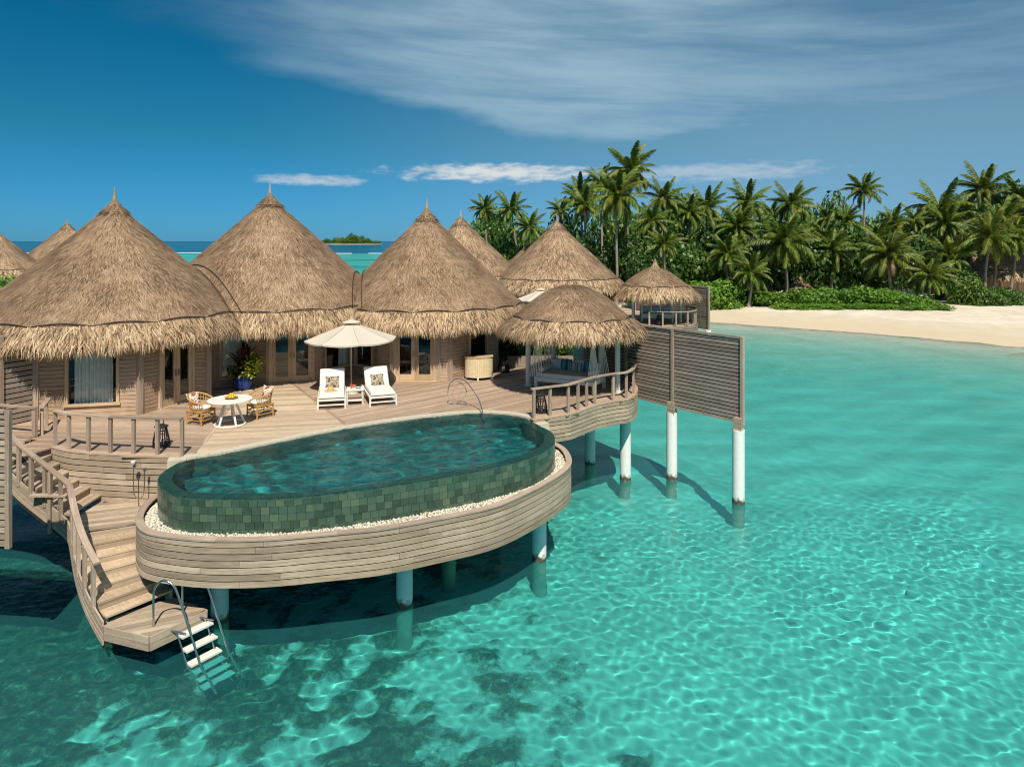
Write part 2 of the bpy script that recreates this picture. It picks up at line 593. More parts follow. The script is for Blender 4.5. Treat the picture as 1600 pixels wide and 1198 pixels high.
def water_mat(name, tint, vol_col, depth, ripple, rip_scale, rip_dist, scatter=None):
    m = Mat(name)
    tc = m.n('ShaderNodeTexCoord')
    h = m.noise(m.mapping(tc.outputs['Object'], (1.0, 1.7, 1)), rip_scale, 5, .6, .4)
    h2 = m.noise(m.mapping(tc.outputs['Object'], (.35, .9, 1)), rip_scale * .25, 4, .55, .3)
    hh = m.math('ADD', h, m.math('MULTIPLY', h2, 2.5))
    bp = m.n('ShaderNodeBump', i_Strength=ripple, i_Distance=rip_dist); m.L.new(hh, bp.inputs['Height'])
    rf = m.n('ShaderNodeBsdfRefraction'); rf.inputs['IOR'].default_value = 1.33; rf.inputs['Roughness'].default_value = 0
    if depth:
        at = m.n('ShaderNodeAttribute', attribute_name='depth')
        cmb = m.n('ShaderNodeCombineColor')
        for i, k in enumerate(vol_col):
            m.L.new(m.math('MULTIPLY', m.math('POWER', math.exp(-k), at.outputs['Fac']), tint[i]), cmb.inputs[i])
        m.L.new(cmb.outputs[0], rf.inputs[0])
    else:
        rf.inputs[0].default_value = (*tint, 1)
    gl = m.n('ShaderNodeBsdfGlossy'); gl.inputs['Roughness'].default_value = .03
    m.L.new(bp.outputs[0], gl.inputs['Normal'])
    fr = m.n('ShaderNodeFresnel'); fr.inputs[0].default_value = 1.33; m.L.new(bp.outputs[0], fr.inputs['Normal'])
    mx = m.n('ShaderNodeMixShader'); m.L.new(m.math('MINIMUM', fr.outputs[0], .30), mx.inputs[0])
    body = rf.outputs[0]
    if scatter:
        df = m.n('ShaderNodeBsdfDiffuse'); df.inputs[0].default_value = (*scatter, 1)
        mb_ = m.n('ShaderNodeMixShader')
        m.L.new(m.math('MULTIPLY', m.math('MINIMUM', at.outputs['Fac'], 2.0), .045), mb_.inputs[0])
        m.L.new(body, mb_.inputs[1]); m.L.new(df.outputs[0], mb_.inputs[2]); body = mb_.outputs[0]
    m.L.new(body, mx.inputs[1]); m.L.new(gl.outputs[0], mx.inputs[2])
    m.L.new(mx.outputs[0], m.out.inputs[0])
    return m.m


def glass_mat(name, tint=(.92, .95, .94)):
    m = Mat(name)
    tr = m.n('ShaderNodeBsdfTransparent'); tr.inputs[0].default_value = (*tint, 1)
    gl = m.n('ShaderNodeBsdfGlossy'); gl.inputs['Roughness'].default_value = .02
    lw = m.n('ShaderNodeLayerWeight'); lw.inputs[0].default_value = .5
    k = m.math('ADD', m.math('MULTIPLY', m.math('POWER', lw.outputs['Facing'], 5.0), .85), .05)
    mx = m.n('ShaderNodeMixShader'); m.L.new(k, mx.inputs[0]); m.L.new(tr.outputs[0], mx.inputs[1]); m.L.new(gl.outputs[0], mx.inputs[2])
    m.L.new(mx.outputs[0], m.out.inputs[0])
    return m.m


M = {}
M['deck'] = wood('deck_boards', (.34, .255, .17), (.53, .40, .27), (.68, .53, .37), stain=.15)
M['deck_warm'] = wood('deck_boards_brown', (.25, .175, .12), (.40, .285, .20), (.54, .405, .295), stain=.2)
M['skirt'] = wood('weathered_slats', (.23, .175, .125), (.41, .315, .225), (.58, .475, .355), stain=.45, stain_col=(.30, .225, .16))
M['fence'] = wood('fence_slats', (.20, .155, .12), (.33, .265, .21), (.45, .37, .30), stain=.35)
M['rail'] = wood('rail_timber', (.26, .19, .14), (.40, .30, .225), (.55, .43, .33), stain=.3)
M['wall'] = wood('wall_timber', (.28, .185, .12), (.46, .325, .22), (.60, .45, .32), stain=.4)
M['frame'] = wood('frame_timber', (.38, .26, .15), (.55, .40, .25), (.68, .52, .35), stain=.15)
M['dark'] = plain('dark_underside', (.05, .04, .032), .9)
M['inside'] = plain('inside_wall', (.30, .22, .15), .8)
M['thatch'] = thatch_mat('thatch', (.10, .060, .035), (.345, .226, .137), (.59, .425, .272))
M['fringe'] = thatch_mat('thatch_fringe', (.095, .057, .031), (.345, .232, .135), (.58, .42, .258))
M['rope'] = plain('dark_cord', (.06, .04, .028), .9)
M['white'] = plain('white_paint', (.70, .67, .61), .5, var=.05)
M['pile'] = None
M['cloth'] = plain('white_canvas', (.82, .78, .69), .85, .1, var=.03)
M['cushion'] = plain('cream_cushion', (.68, .64, .57), .9, .1, var=.04)
M['black'] = plain('black_weave', (.02, .018, .016), .6, var=.3)
M['steel'] = plain('stainless', (.55, .55, .55), .22, .5, 1.0, var=.05)
M['rattan'] = plain('rattan', (.46, .26, .085), .5, .4, var=.3, scale=30)
M['glass'] = glass_mat('window_glass')
M['curtain'] = plain('sheer_curtain', (.82, .84, .82), .9, .1, var=.05)
M['cope'] = plain('pale_coping', (.50, .455, .345), .7, .2, var=.15, scale=9)
M['bluepot'] = plain('blue_glaze', (.015, .05, .24), .15, .5, var=.3)
M['trunk'] = wood('palm_trunk', (.15, .12, .09), (.27, .225, .175), (.40, .34, .27), stain=.3)


def pile_mat():
    m = Mat('pile_paint')
    g = m.n('ShaderNodeNewGeometry'); sp = m.n('ShaderNodeSeparateXYZ'); m.L.new(g.outputs['Position'], sp.inputs[0])
    tc = m.n('ShaderNodeTexCoord')
    nz = m.noise(tc.outputs['Object'], 5, 5)
    zz = m.math('ADD', sp.outputs[2], m.math('MULTIPLY', m.math('SUBTRACT', nz, .5), .45))
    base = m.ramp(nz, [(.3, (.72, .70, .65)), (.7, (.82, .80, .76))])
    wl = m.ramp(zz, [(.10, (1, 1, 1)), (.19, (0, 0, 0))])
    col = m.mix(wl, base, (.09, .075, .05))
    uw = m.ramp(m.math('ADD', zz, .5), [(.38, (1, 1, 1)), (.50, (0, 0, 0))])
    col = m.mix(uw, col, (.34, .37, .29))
    m.bsdf(col, .55, .3)
    return m.m


M['pile'] = pile_mat()


def tile_mat(name, stops, rough=.25):
    m = Mat(name)
    oi = m.n('ShaderNodeObjectInfo'); tc = m.n('ShaderNodeTexCoord')
    nz = m.noise(tc.outputs['Object'], 14, 5)
    f = m.math('ADD', oi.outputs['Random'], m.math('MULTIPLY', m.math('SUBTRACT', nz, .5), .5))
    m.bsdf(m.ramp(f, stops), rough, .5, bump=nz, bump_d=.004)
    return m.m


M['tile'] = tile_mat('green_stone_tile', [(0, (.032, .062, .044)), (.35, (.048, .092, .064)), (.65, (.060, .110, .076)), (.88, (.074, .125, .082)), (1, (.10, .145, .088))])
M['rim'] = plain('pool_rim', (.05, .095, .07), .12, .5, var=.35, scale=9)
M['basin'] = plain('pool_basin', (.03, .17, .155), .4, .4, var=.55, scale=7)


def bed_mat():
    m = Mat('seabed_sand')
    tc = m.n('ShaderNodeTexCoord')
    at = m.n('ShaderNodeAttribute', attribute_name='coral')
    dp = m.n('ShaderNodeAttribute', attribute_name='deep')
    fine = m.noise(tc.outputs['Object'], 3.0, 8, .7)
    sp = m.noise(tc.outputs['Object'], .22, 7, .65, .8)
    sand = m.ramp(m.math('ADD', m.math('MULTIPLY', fine, .3), m.math('MULTIPLY', sp, .7)), [(.32, (.58, .54, .45)), (.5, (.74, .69, .58)), (.66, (.86, .81, .70))])
    cor = m.ramp(m.math('ADD', m.math('MULTIPLY', fine, .6), m.math('MULTIPLY', m.noise(tc.outputs['Object'], 7.5, 5, .7, .6), .4)), [(.36, (.016, .026, .022)), (.47, (.05, .06, .042)), (.56, (.16, .15, .09)), (.66, (.44, .41, .28))])
    k = m.math('ADD', at.outputs['Fac'], m.math('MULTIPLY', m.math('SUBTRACT', fine, .5), 1.5))
    k = m.ramp(k, [(.30, (0, 0, 0)), (.62, (1, 1, 1))])
    col = m.mix(k, sand, cor)
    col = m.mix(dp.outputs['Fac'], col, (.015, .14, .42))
    m.bsdf(col, .95, .05)
    return m.m


def sand_mat():
    m = Mat('beach_sand')
    g = m.n('ShaderNodeNewGeometry'); sp = m.n('ShaderNodeSeparateXYZ'); m.L.new(g.outputs['Position'], sp.inputs[0])
    tc = m.n('ShaderNodeTexCoord')
    n1 = m.noise(tc.outputs['Object'], .5, 8, .7)
    n2 = m.noise(m.mapping(tc.outputs['Object'], (.10, .10, 1)), 1.0, 4)
    dry = m.ramp(n1, [(.3, (.52, .44, .32)), (.6, (.65, .575, .45)), (.8, (.72, .65, .53))])
    zz = m.math('ADD', sp.outputs[2], m.math('MULTIPLY', m.math('SUBTRACT', n2, .5), .35))
    wet = m.ramp(m.math('MULTIPLY', m.math('ADD', zz, .5), .8), [(.08, (0, 0, 0)), (.46, (.9, .9, .9)), (.70, (.8, .8, .8)), (.98, (.35, .35, .35)), (1.0, (0, 0, 0))])
    col = m.mix(wet, dry, (.52, .42, .29))
    m.bsdf(col, .9, .1, bump=n1, bump_d=.06, bump_s=.7)
    return m.m


M['seabed'] = bed_mat()
M['sand'] = sand_mat()
M['sea'] = water_mat('sea_water', (.97, .99, .99), (.56, .050, .052), True, .48, 4.0, .05, (.10, .62, .64))
M['poolwater'] = water_mat('pool_water', (.50, .95, .99), None, False, .35, 6.0, .05)


# ------------------------------------------------------------------ sea, seabed, beach
SHORE = [(300, 260), (80, 190), (10, 150), (-12, 124), (-15, 106), (-6, 94), (5, 85), (20.6, 71.5), (32.5, 63), (40.7, 54.8), (60, 40), (90, 18), (140, -10), (220, -60)]


def shore_dist(X, Y):
    """signed distance to the shoreline, positive on the sea side."""
    best = np.full(X.shape, 1e9); sg = np.ones(X.shape)
    for (ax, ay), (bx, by) in zip(SHORE[:-1], SHORE[1:]):
        dx, dy = bx - ax, by - ay
        t = np.clip(((X - ax) * dx + (Y - ay) * dy) / (dx * dx + dy * dy), 0, 1)
        px, py = ax + t * dx - X, ay + t * dy - Y
        d = np.hypot(px, py)
        cr = dx * (Y - ay) - dy * (X - ax)
        m = d < best
        best = np.where(m, d, best); sg = np.where(m, np.where(cr > 0, -1, 1), sg)
    return best * sg


def axis(lo, hi, a, b, st, grow):
    core = list(np.arange(a, b + st / 2, st))
    up = []; x = core[-1]; s_ = st
    while x < hi: s_ *= grow; x += s_; up.append(x)
    dn = []; x = core[0]; s_ = st
    while x > lo: s_ *= grow; x -= s_; dn.append(x)
    return np.array(dn[::-1] + core + up)


def grid_mesh(name, xs, ys, Z, mat, attrs=None, keep=None):
    nx, ny = len(xs), len(ys)
    X, Y = np.meshgrid(xs, ys)
    V = np.stack([X, Y, Z], -1).reshape(-1, 3)
    i = (np.arange(ny - 1)[:, None] * nx + np.arange(nx - 1)).reshape(-1)
    Fq = np.stack([i, i + 1, i + nx + 1, i + nx], -1)
    if keep is not None: Fq = Fq[keep.reshape(-1)[i]]
    return np_mesh(name, V, Fq, np.full(len(Fq), 4), mat, attrs, True)


def sea_depth(X, Y):
    d = shore_dist(X, Y)
    dep = 0.03 + .09 * np.clip(d, 0, None)
    dep = -.5 * np.log(np.exp(-dep / .5) + math.exp(-1.95 / .5))
    dep = np.where(d < 0, 4.0, dep)
    dep = dep + .25 * (fbm(X * .06, Y * .06, 3, 8) - .5)
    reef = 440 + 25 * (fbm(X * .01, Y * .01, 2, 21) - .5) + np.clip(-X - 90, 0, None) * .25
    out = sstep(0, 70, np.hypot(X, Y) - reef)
    return dep + out * 22, out, d


def build_sea():
    xs = axis(-7000, 7000, -9, 14, .040, 1.022)
    ys = axis(-300, 9000, 9.8, 21, .040, 1.018)
    X, Y = np.meshgrid(xs, ys)
    sx = np.gradient(xs)[None, :] + 0 * X; sy = np.gradient(ys)[:, None] + 0 * X
    spc = np.maximum(sx, sy)
    r = np.random.default_rng(5)
    Z = 0 * X
    for k in range(44):
        lam = .125 * (.46 / .125) ** r.uniform(0, 1)
        a = r.normal(math.pi / 2, .8) if k % 3 else r.uniform(0, 2 * math.pi)
        kk = 2 * math.pi / lam
        amp = .0029 * lam * lam * np.clip((lam / spc - 2.8) / 2.2, 0, 1)
        Z = Z + amp * np.sin(kk * (math.cos(a) * X + math.sin(a) * Y) + r.uniform(0, 6.28))
    for k in range(22):
        lam = .42 * (1.1 / .42) ** r.uniform(0, 1)
        a = r.normal(math.pi / 2, .8); kk = 2 * math.pi / lam
        Z = Z + (.0011) * lam * lam * np.clip((lam / spc - 2.8) / 2.2, 0, 1) * np.sin(kk * (math.cos(a) * X + math.sin(a) * Y) + r.uniform(0, 6.28))
    Z = Z * (.5 + 1.0 * fbm(X * .22, Y * .22, 3, 3))
    for k in range(8):
        lam = r.uniform(1.6, 4.5); a = r.normal(math.pi / 2 + .25, .35); kk = 2 * math.pi / lam
        amp = .0035 * lam * np.clip((lam / spc - 3.5) / 3.0, 0, 1) * (.3 + 1.2 * sstep(.4, .7, fbm(X * .05 + k, Y * .08, 2, 40 + k)))
        Z = Z + amp * np.sin(kk * (math.cos(a) * X + math.sin(a) * Y) + r.uniform(0, 6.28))
    dep, _, _ = sea_depth(X, Y)
    o = put('sea', grid_mesh('sea', xs, ys, Z, M['sea'], {'depth': np.clip(dep, 0, 4.5)}), kind='structure')
    o.cycles.is_caustics_caster = True
    tag(o, 'clear turquoise lagoon water with fine ripples')
    return o


def build_seabed():
    xs = axis(-7000, 7000, -16, 20, .22, 1.07)
    ys = axis(-300, 9000, 8, 40, .22, 1.06)
    X, Y = np.meshgrid(xs, ys)
    dep, out, d = sea_depth(X, Y)
    reg = sstep(5.5, -3.0, X + 2.5 * (fbm(X * .25, Y * .25, 2, 4) - .5) + .25 * (Y - 12))
    near = sstep(34, 24, Y)
    patch = .35 * fbm(X * .55, Y * .55, 4, 31) + .65 * fbm(X * 2.3, Y * 2.3, 4, 131)
    cor = reg * (.42 + 3.2 * (patch - .46)) + sstep(.70, .84, fbm(X * .42 + 5, Y * .42, 4, 77)) * .45 * sstep(7, 2, X)
    left = sstep(-6.0, -9.5, X) * .62
    cor = np.clip((cor + left) * near, 0, 1)
    cor = np.clip(cor + .5 * sstep(120, 260, np.hypot(X, Y)) * sstep(.55, .7, fbm(X * .015, Y * .03, 3, 9)), 0, 1)
    Z = -dep + cor * (.35 * fbm(X * 1.3, Y * 1.3, 3, 55) + .1)
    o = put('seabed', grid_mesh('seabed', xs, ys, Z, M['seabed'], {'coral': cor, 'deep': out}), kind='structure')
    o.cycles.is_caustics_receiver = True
    tag(o, 'pale sandy seabed with dark coral patches')
    return o


def ground_z(X, Y):
    d = shore_dist(X, Y)
    return np.where(d > 0, -.09 * d, 1.15 * (1 - np.exp(d / 7.5)) + .12 * (fbm(X * .25, Y * .25, 3, 2) - .5) * sstep(-2, -8, d))


def build_beach():
    xs = axis(-400, 400, 10, 75, .8, 1.08); ys = axis(-80, 400, 40, 100, .8, 1.08)
    X, Y = np.meshgrid(xs, ys)
    d = shore_dist(X, Y)
    Z = ground_z(X, Y)
    o = put('beach', grid_mesh('beach', xs, ys, Z, M['sand'], keep=(d < 9)), kind='structure')
    o.cycles.is_caustics_receiver = True
    tag(o, 'white sand beach sloping into the lagoon')


build_sea()
build_seabed()
build_beach()

# ------------------------------------------------------------------ the deck
POOL_FRONT = [(-8.17, 16.8), (-8.22, 16.1), (-8.05, 15.5), (-7.6, 14.9), (-6.98, 14.5), (-5.74, 14.4), (-4.6, 14.5), (-3.48, 14.85), (-2.34, 15.34),
              (-1.12, 15.96), (-.16, 16.6), (.55, 17.25), (1.03, 18.06), (1.18, 18.7), (1.13, 19.4), (.81, 20.1), (.6, 20.55)]
POOL_BACK = [(.6, 20.75), (.0, 21.25), (-1.07, 21.5), (-2.35, 21.1), (-3.92, 20.3), (-5.3, 19.3), (-6.5, 18.2), (-7.58, 17.25), (-8.17, 16.95)]
LEFT_EDGE = [(-12.05, 17.9), (-11.4, 17.55), (-10.9, 17.42), (-10.27, 17.3), (-9.68, 17.22), (-9.0, 17.14), (-8.3, 17.1)]
RIGHT_EDGE = [(.62, 20.6), (1.2, 20.95), (1.8, 21.26), (2.35, 21.95), (2.8, 22.5), (3.46, 23.0), (3.98, 23.3), (4.36, 24.1), (4.6, 25.3), (4.5, 26.6)]
pf = resample(POOL_FRONT, step=.18)
pb = resample(POOL_BACK, step=.25)
le = resample(LEFT_EDGE, step=.2)
re_ = resample([RIGHT_EDGE[0], RIGHT_EDGE[1], RIGHT_EDGE[2]], count=8, smooth=False) + resample(RIGHT_EDGE[2:5], count=8, smooth=True)[1:] + resample(RIGHT_EDGE[4:], step=.2)[1:]
cope_out = offset_path(pb, .27)          # deck side of the coping (away from the water)
DECK_POLY = list(le) + [p for p in reversed(cope_out)] + list(re_) + [(4.0, 28.5), (2.0, 29.6), (-.5, 29.9), (-4, 30.0), (-9, 30.4), (-13, 28), (-16.5, 24), (-16.5, 17.2), (-12.5, 16.45)]


def line_hits(poly, ux, uy, v):
    """u-values where the line (normal offset v, direction u) crosses poly."""
    out = []
    n = len(poly)
    for i in range(n):
        a, b = poly[i], poly[(i + 1) % n]
        va = -a[0] * uy + a[1] * ux - v; vb = -b[0] * uy + b[1] * ux - v
        if (va > 0) != (vb > 0):
            t = va / (va - vb)
            x, y = a[0] + (b[0] - a[0]) * t, a[1] + (b[1] - a[1]) * t
            out.append(x * ux + y * uy)
    return sorted(out)


def board_pieces(poly, ang, half, pitch, gap):
    """boards laid at angle ang inside poly and inside the half planes [(px,py,nx,ny)]."""
    ux, uy = math.cos(ang), math.sin(ang)
    vs = [-p[0] * uy + p[1] * ux for p in poly]
    v = math.floor(min(vs) / pitch) * pitch
    res = []
    while v < max(vs):
        va, vb = v + gap / 2, v + pitch - gap / 2
        A, B = line_hits(poly, ux, uy, va), line_hits(poly, ux, uy, vb)
        if len(A) != len(B):
            C_ = line_hits(poly, ux, uy, .5 * (va + vb)); A = B = C_
        for k in range(0, len(A) - 1, 2):
            ends = []
            for vv, lo, hi in ((va, A[k], A[k + 1]), (vb, B[k], B[k + 1])):
                for (px, py, nx, ny) in half:
                    # (p-P).n >= 0
                    c0 = (-vv * uy - px) * nx + (vv * ux - py) * ny
                    c1 = ux * nx + uy * ny
                    if abs(c1) < 1e-9:
                        if c0 < 0: hi = lo - 1
                    elif c1 > 0: lo = max(lo, -c0 / c1)
                    else: hi = min(hi, -c0 / c1)
                ends.append((vv, lo, hi))
            if all(h - l > .05 for _, l, h in ends):
                q = [(ends[0][1] * ux - va * uy, ends[0][1] * uy + va * ux), (ends[0][2] * ux - va * uy, ends[0][2] * uy + va * ux),
                     (ends[1][2] * ux - vb * uy, ends[1][2] * uy + vb * ux), (ends[1][1] * ux - vb * uy, ends[1][1] * uy + vb * ux)]
                res.append(q)
        v += pitch
    return res


def board_mb(q, z0, z1):
    mb = MB()
    a, b, c, d = q
    L_ = math.dist(a, b); w = math.dist(a, d)
    mb.hexa([(a[0], a[1], z0), (a[0], a[1], z1), (d[0], d[1], z0), (d[0], d[1], z1), (b[0], b[1], z0), (b[0], b[1], z1), (c[0], c[1], z0), (c[0], c[1], z1)], L_, w, z1 - z0)
    return mb


def build_deck():
    root = thing('deck', 'weathered timber deck round the pool', None, (-4, 23, DECK), kind='structure')
    off = (-4, 23, DECK)
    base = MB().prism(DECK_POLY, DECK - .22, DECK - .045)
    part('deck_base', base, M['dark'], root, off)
    s1 = ((-8.57, 19.8), (-8.25, 18.35)); s2 = ((-8.43, 26.07), (-4.94, 20.15))

    def hp(seg, side):
        (ax, ay), (bx, by) = seg
        dx, dy = bx - ax, by - ay
        l = math.hypot(dx, dy); n = (-dy / l * side, dx / l * side)
        return (ax, ay, *n)
    secs = [(R(-3), [hp(s1, -1)], 'deck_warm'), (R(9), [hp(s1, 1), hp(s2, -1)], 'deck'), (R(44), [hp(s2, 1)], 'deck_warm')]
    n = 0
    for ang, half, mname in secs:
        for q in board_pieces(DECK_POLY, ang, half, .20, .014):
            z1 = DECK + rnd.uniform(-.002, .003)
            part('plank', board_mb(q, DECK - .04, z1), M[mname], root, off); n += 1
    # seam boards laid flat over the section joints
    for (a, b), in ((s1,), (s2,)):
        part('joint_board', MB().bar((a[0], a[1], DECK - .008), (b[0], b[1], DECK - .008), .09, .035), M['deck_warm'], root, off)
    return root


deck = build_deck()


# skirt of slats along an edge; each slat course is cut into boards
def slat_skirt(root, off, path, z_top, n, h, gap, mat, t=.03, side=1, cut=3.0, name='slat', taper=None):
    inner = offset_path(path, -.03 * side)
    bk = MB().ribbon([(x, y, z_top - n * (h + gap)) for x, y in inner], n * (h + gap), .02, -side)  # dark sheet added behind the slats so the gaps read as shade
    part('dark_gap_sheet', bk, M['dark'], root, off)
    for k in range(n):
        zb = z_top - (k + 1) * (h + gap) + gap
        i = 0
        first = True
        while i < len(path) - 1:
            ln = 0; j = i
            tgt = cut * (rnd.uniform(.35, 1.0) if first else rnd.uniform(.8, 1.25))
            while j < len(path) - 1 and ln < tgt:
                ln += math.dist(path[j], path[j + 1]); j += 1
            if len(path) - 1 - j < 4: j = len(path) - 1
            seg = [(x, y, zb + rnd.uniform(-.0015, .0015)) for x, y in path[i:j + 1]]
            # butt joint: stop a few mm short
            if i > 0:
                a, b = seg[0], seg[1]; l = math.dist(a[:2], b[:2]); f = .006 / l
                seg[0] = (a[0] + (b[0] - a[0]) * f, a[1] + (b[1] - a[1]) * f, a[2])
            part(name, MB().ribbon(seg, h, t + rnd.uniform(-.003, .004), side), M[mat], root, off)
            i = j; first = False


def edge_cap(root, off, path, z, mat='deck_warm', w_in=.16, w_out=.04, name='edge_board'):
    """flat boards bent round a deck edge, a few cm proud of the slats"""
    A = offset_path(path, w_out); B = offset_path(path, -w_in)
    n = len(path); k = max(1, round(n / 14))
    for i in range(k):
        a, b = int(i * (n - 1) / k), int((i + 1) * (n - 1) / k)
        part(name, MB().band(A[a:b + 1], B[a:b + 1], z, .036), M[mat], root, off)


# left deck edge
off = (-10.2, 17.4, DECK)
sk = thing('timber_skirt', 'curved slatted timber skirt under the left deck edge above the stairs', 'slatted skirt', off)
slat_skirt(sk, off, le, DECK - .04, 8, .122, .027, 'skirt')
edge_cap(sk, off, le, DECK + .012)
off = (2.5, 22, DECK)
sk = thing('timber_skirt', 'curved slatted timber skirt under the pavilion deck on the right', 'slatted skirt', off)
slat_skirt(sk, off, re_, DECK - .04, 6, .104, .025, 'skirt')
edge_cap(sk, off, re_, DECK + .012)


# ------------------------------------------------------------------ pool
def build_pool():
    off = (-3.5, 17.5, DECK)
    root = thing('swimming_pool', 'curved infinity pool faced with green stone tiles, full of dark teal water', 'pool', off)
    zr = 3.04; zb = 2.24
    ring = pf + resample([pf[-1], pb[0]], count=2, smooth=False)[1:-1] + pb[1:-1]
    # shell: inner basin
    inner_f = offset_path(pf, -.30)
    inner = inner_f + pb[1:-1]
    mb = MB()
    b = len(mb.v); n = len(inner)
    for z in (1.75, zr): mb.v += [(x, y, z) for x, y in inner]
    for k in range(n):
        k2 = (k + 1) % n
        mb.face((b + k, b + n + k, b + n + k2, b + k2))
    mb.face([b + k for k in range(n)])
    bs = part('basin', mb, M['basin'], root, off); bs.cycles.is_caustics_receiver = True
    # outer core just behind the tiles
    core = offset_path(pf, -.03)
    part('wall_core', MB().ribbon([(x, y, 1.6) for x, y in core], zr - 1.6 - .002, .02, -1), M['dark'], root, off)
    rm = MB().band(pf, inner_f, zr, .03)
    part('rim', rm, M['rim'], root, off).cycles.is_caustics_receiver = True
    # facing tiles
    rows = 5; th = (zr - .004 - zb) / rows; tw = .185
    tp = resample(POOL_FRONT, step=tw / 3)
    n_t = (len(tp) - 1) // 3
    cand = []
    for r_ in range(rows):
        for c in range(n_t): cand.append((r_, c))
    cand.sort(key=lambda rc: abs(rc[1] - n_t * .5))
    stuff = MB()
    for idx, (r_, c) in enumerate(cand):
        o_ = (r_ % 2) * 1 + (r_ // 2) % 2
        a = min(c * 3 + o_, len(tp) - 2); e = min(a + 3, len(tp) - 1)
        seg = tp[a:e + 1]
        d0 = (seg[-1][0] - seg[0][0], seg[-1][1] - seg[0][1]); l = math.hypot(*d0) or 1
        f = .004 / l
        p0 = (seg[0][0] + d0[0] * f, seg[0][1] + d0[1] * f); p1 = (seg[-1][0] - d0[0] * f, seg[-1][1] - d0[1] * f)
        z0 = zr - .004 - (r_ + 1) * th + .004
        tgt = stuff if idx >= 300 else MB()
        tgt.ribbon([(*p0, z0), (*p1, z0)], th - .006, .018 + rnd.uniform(-.004, .006), -1)
        if idx < 300: part('tile', tgt, M['tile'], root, off)
    part('end_tiles', stuff, M['tile'], root, off, kind='stuff')
    # coping stones beside the deck
    cn = 34
    A = resample(pb, count=cn * 4 + 1, smooth=False); B = offset_path(A, .27)
    for k in range(cn):
        a = A[k * 4:k * 4 + 5]; bb = B[k * 4:k * 4 + 5]
        if rnd.random() < 2:
            a = list(a); bb = list(bb)
            a[-1] = tuple(a[-1][i] - (a[-1][i] - a[-2][i]) * .06 for i in range(2)); bb[-1] = tuple(bb[-1][i] - (bb[-1][i] - bb[-2][i]) * .06 for i in range(2))
        part('coping_stone', MB().band(a, bb, DECK + .008, .10), M['cope'], root, off)
    for c, rz in (((-8.32, 16.98, 2.8), R(20)), ((.86, 20.62, 2.72), R(25))):
        part('end_block', MB().box(c, (.42, .34, .58), rz), M['cope'], root, off)
    # water, level with the rim
    xs = np.arange(-8.6, 1.6, .07); ys = np.arange(14.0, 22.0, .07)
    outer = pf + pb[1:-1]
    from mathutils.geometry import intersect_point_line
    poly = np.array(outer)
    X, Y = np.meshgrid(xs, ys)

    def inside(X, Y):
        c = np.zeros(X.shape, bool)
        for i in range(len(poly)):
            x1, y1 = poly[i]; x2, y2 = poly[(i + 1) % len(poly)]
            cond = ((y1 > Y) != (y2 > Y))
            with np.errstate(divide='ignore', invalid='ignore'):
                xi = (x2 - x1) * (Y - y1) / (y2 - y1 + 1e-12) + x1
            c ^= cond & (X < xi)
        return c
    ins = inside(X, Y)
    V = []; idx = -np.ones(X.shape, int)
    r = np.random.default_rng(3)
    Z = 0 * X
    for k in range(18):
        lam = r.uniform(.3, .9); a = r.uniform(0, 6.28)
        Z += .0045 * lam * np.sin(2 * math.pi / lam * (math.cos(a) * X + math.sin(a) * Y) + r.uniform(0, 6))
    # snap border vertices to the outline so the sheet ends exactly at the wall
    full = ins.copy()
    g = ins.copy()
    g[1:] |= ins[:-1]; g[:-1] |= ins[1:]; g[:, 1:] |= ins[:, :-1]; g[:, :-1] |= ins[:, 1:]
    gx = g.copy(); gx[1:] |= g[:-1]; gx[:-1] |= g[1:]
    use = g
    PX, PY = X.copy(), Y.copy()
    seg_a = poly; seg_b = np.roll(poly, -1, 0)
    for (i, j) in zip(*np.where(use & ~ins)):
        p = np.array([X[i, j], Y[i, j]])
        d = seg_b - seg_a
        t = np.clip(((p - seg_a) * d).sum(1) / ((d * d).sum(1) + 1e-12), 0, 1)
        q = seg_a + d * t[:, None]
        m = np.argmin(((q - p) ** 2).sum(1)); PX[i, j], PY[i, j] = q[m]
        Z[i, j] = 0
    ny, nx = X.shape
    i = (np.arange(ny - 1)[:, None] * nx + np.arange(nx - 1)).reshape(-1)
    u = use.reshape(-1)
    ok = u[i] & u[i + 1] & u[i + nx] & u[i + nx + 1]
    i = i[ok]
    Fq = np.stack([i, i + 1, i + nx + 1, i + nx], -1)
    used = np.unique(Fq); remap = -np.ones(nx * ny, int); remap[used] = np.arange(len(used))
    V = np.stack([PX, PY, Z * .9 + 3.062], -1).reshape(-1, 3)[used] - np.array(off)
    me = np_mesh('pool_water', V, remap[Fq], np.full(len(Fq), 4), M['poolwater'], smooth=True)
    w = put('pool_water', me, root)
    w.cycles.is_caustics_caster = True
    return root


build_pool()

# pebble trough in front of the pool, faced with slats
TR = [(-8.42, 17.0), (-8.52, 16.3), (-8.44, 15.6), (-8.2, 14.94), (-7.72, 14.34), (-7.04, 14.06), (-6.11, 13.90), (-4.98, 13.94), (-3.9, 14.16), (-2.78, 14.43),
      (-1.67, 14.94), (-.45, 15.63), (.53, 16.72), (1.31, 17.93), (1.6, 18.82), (1.55, 19.86), (1.3, 20.5), (1.02, 20.75)]
tr = resample(TR, step=.16)


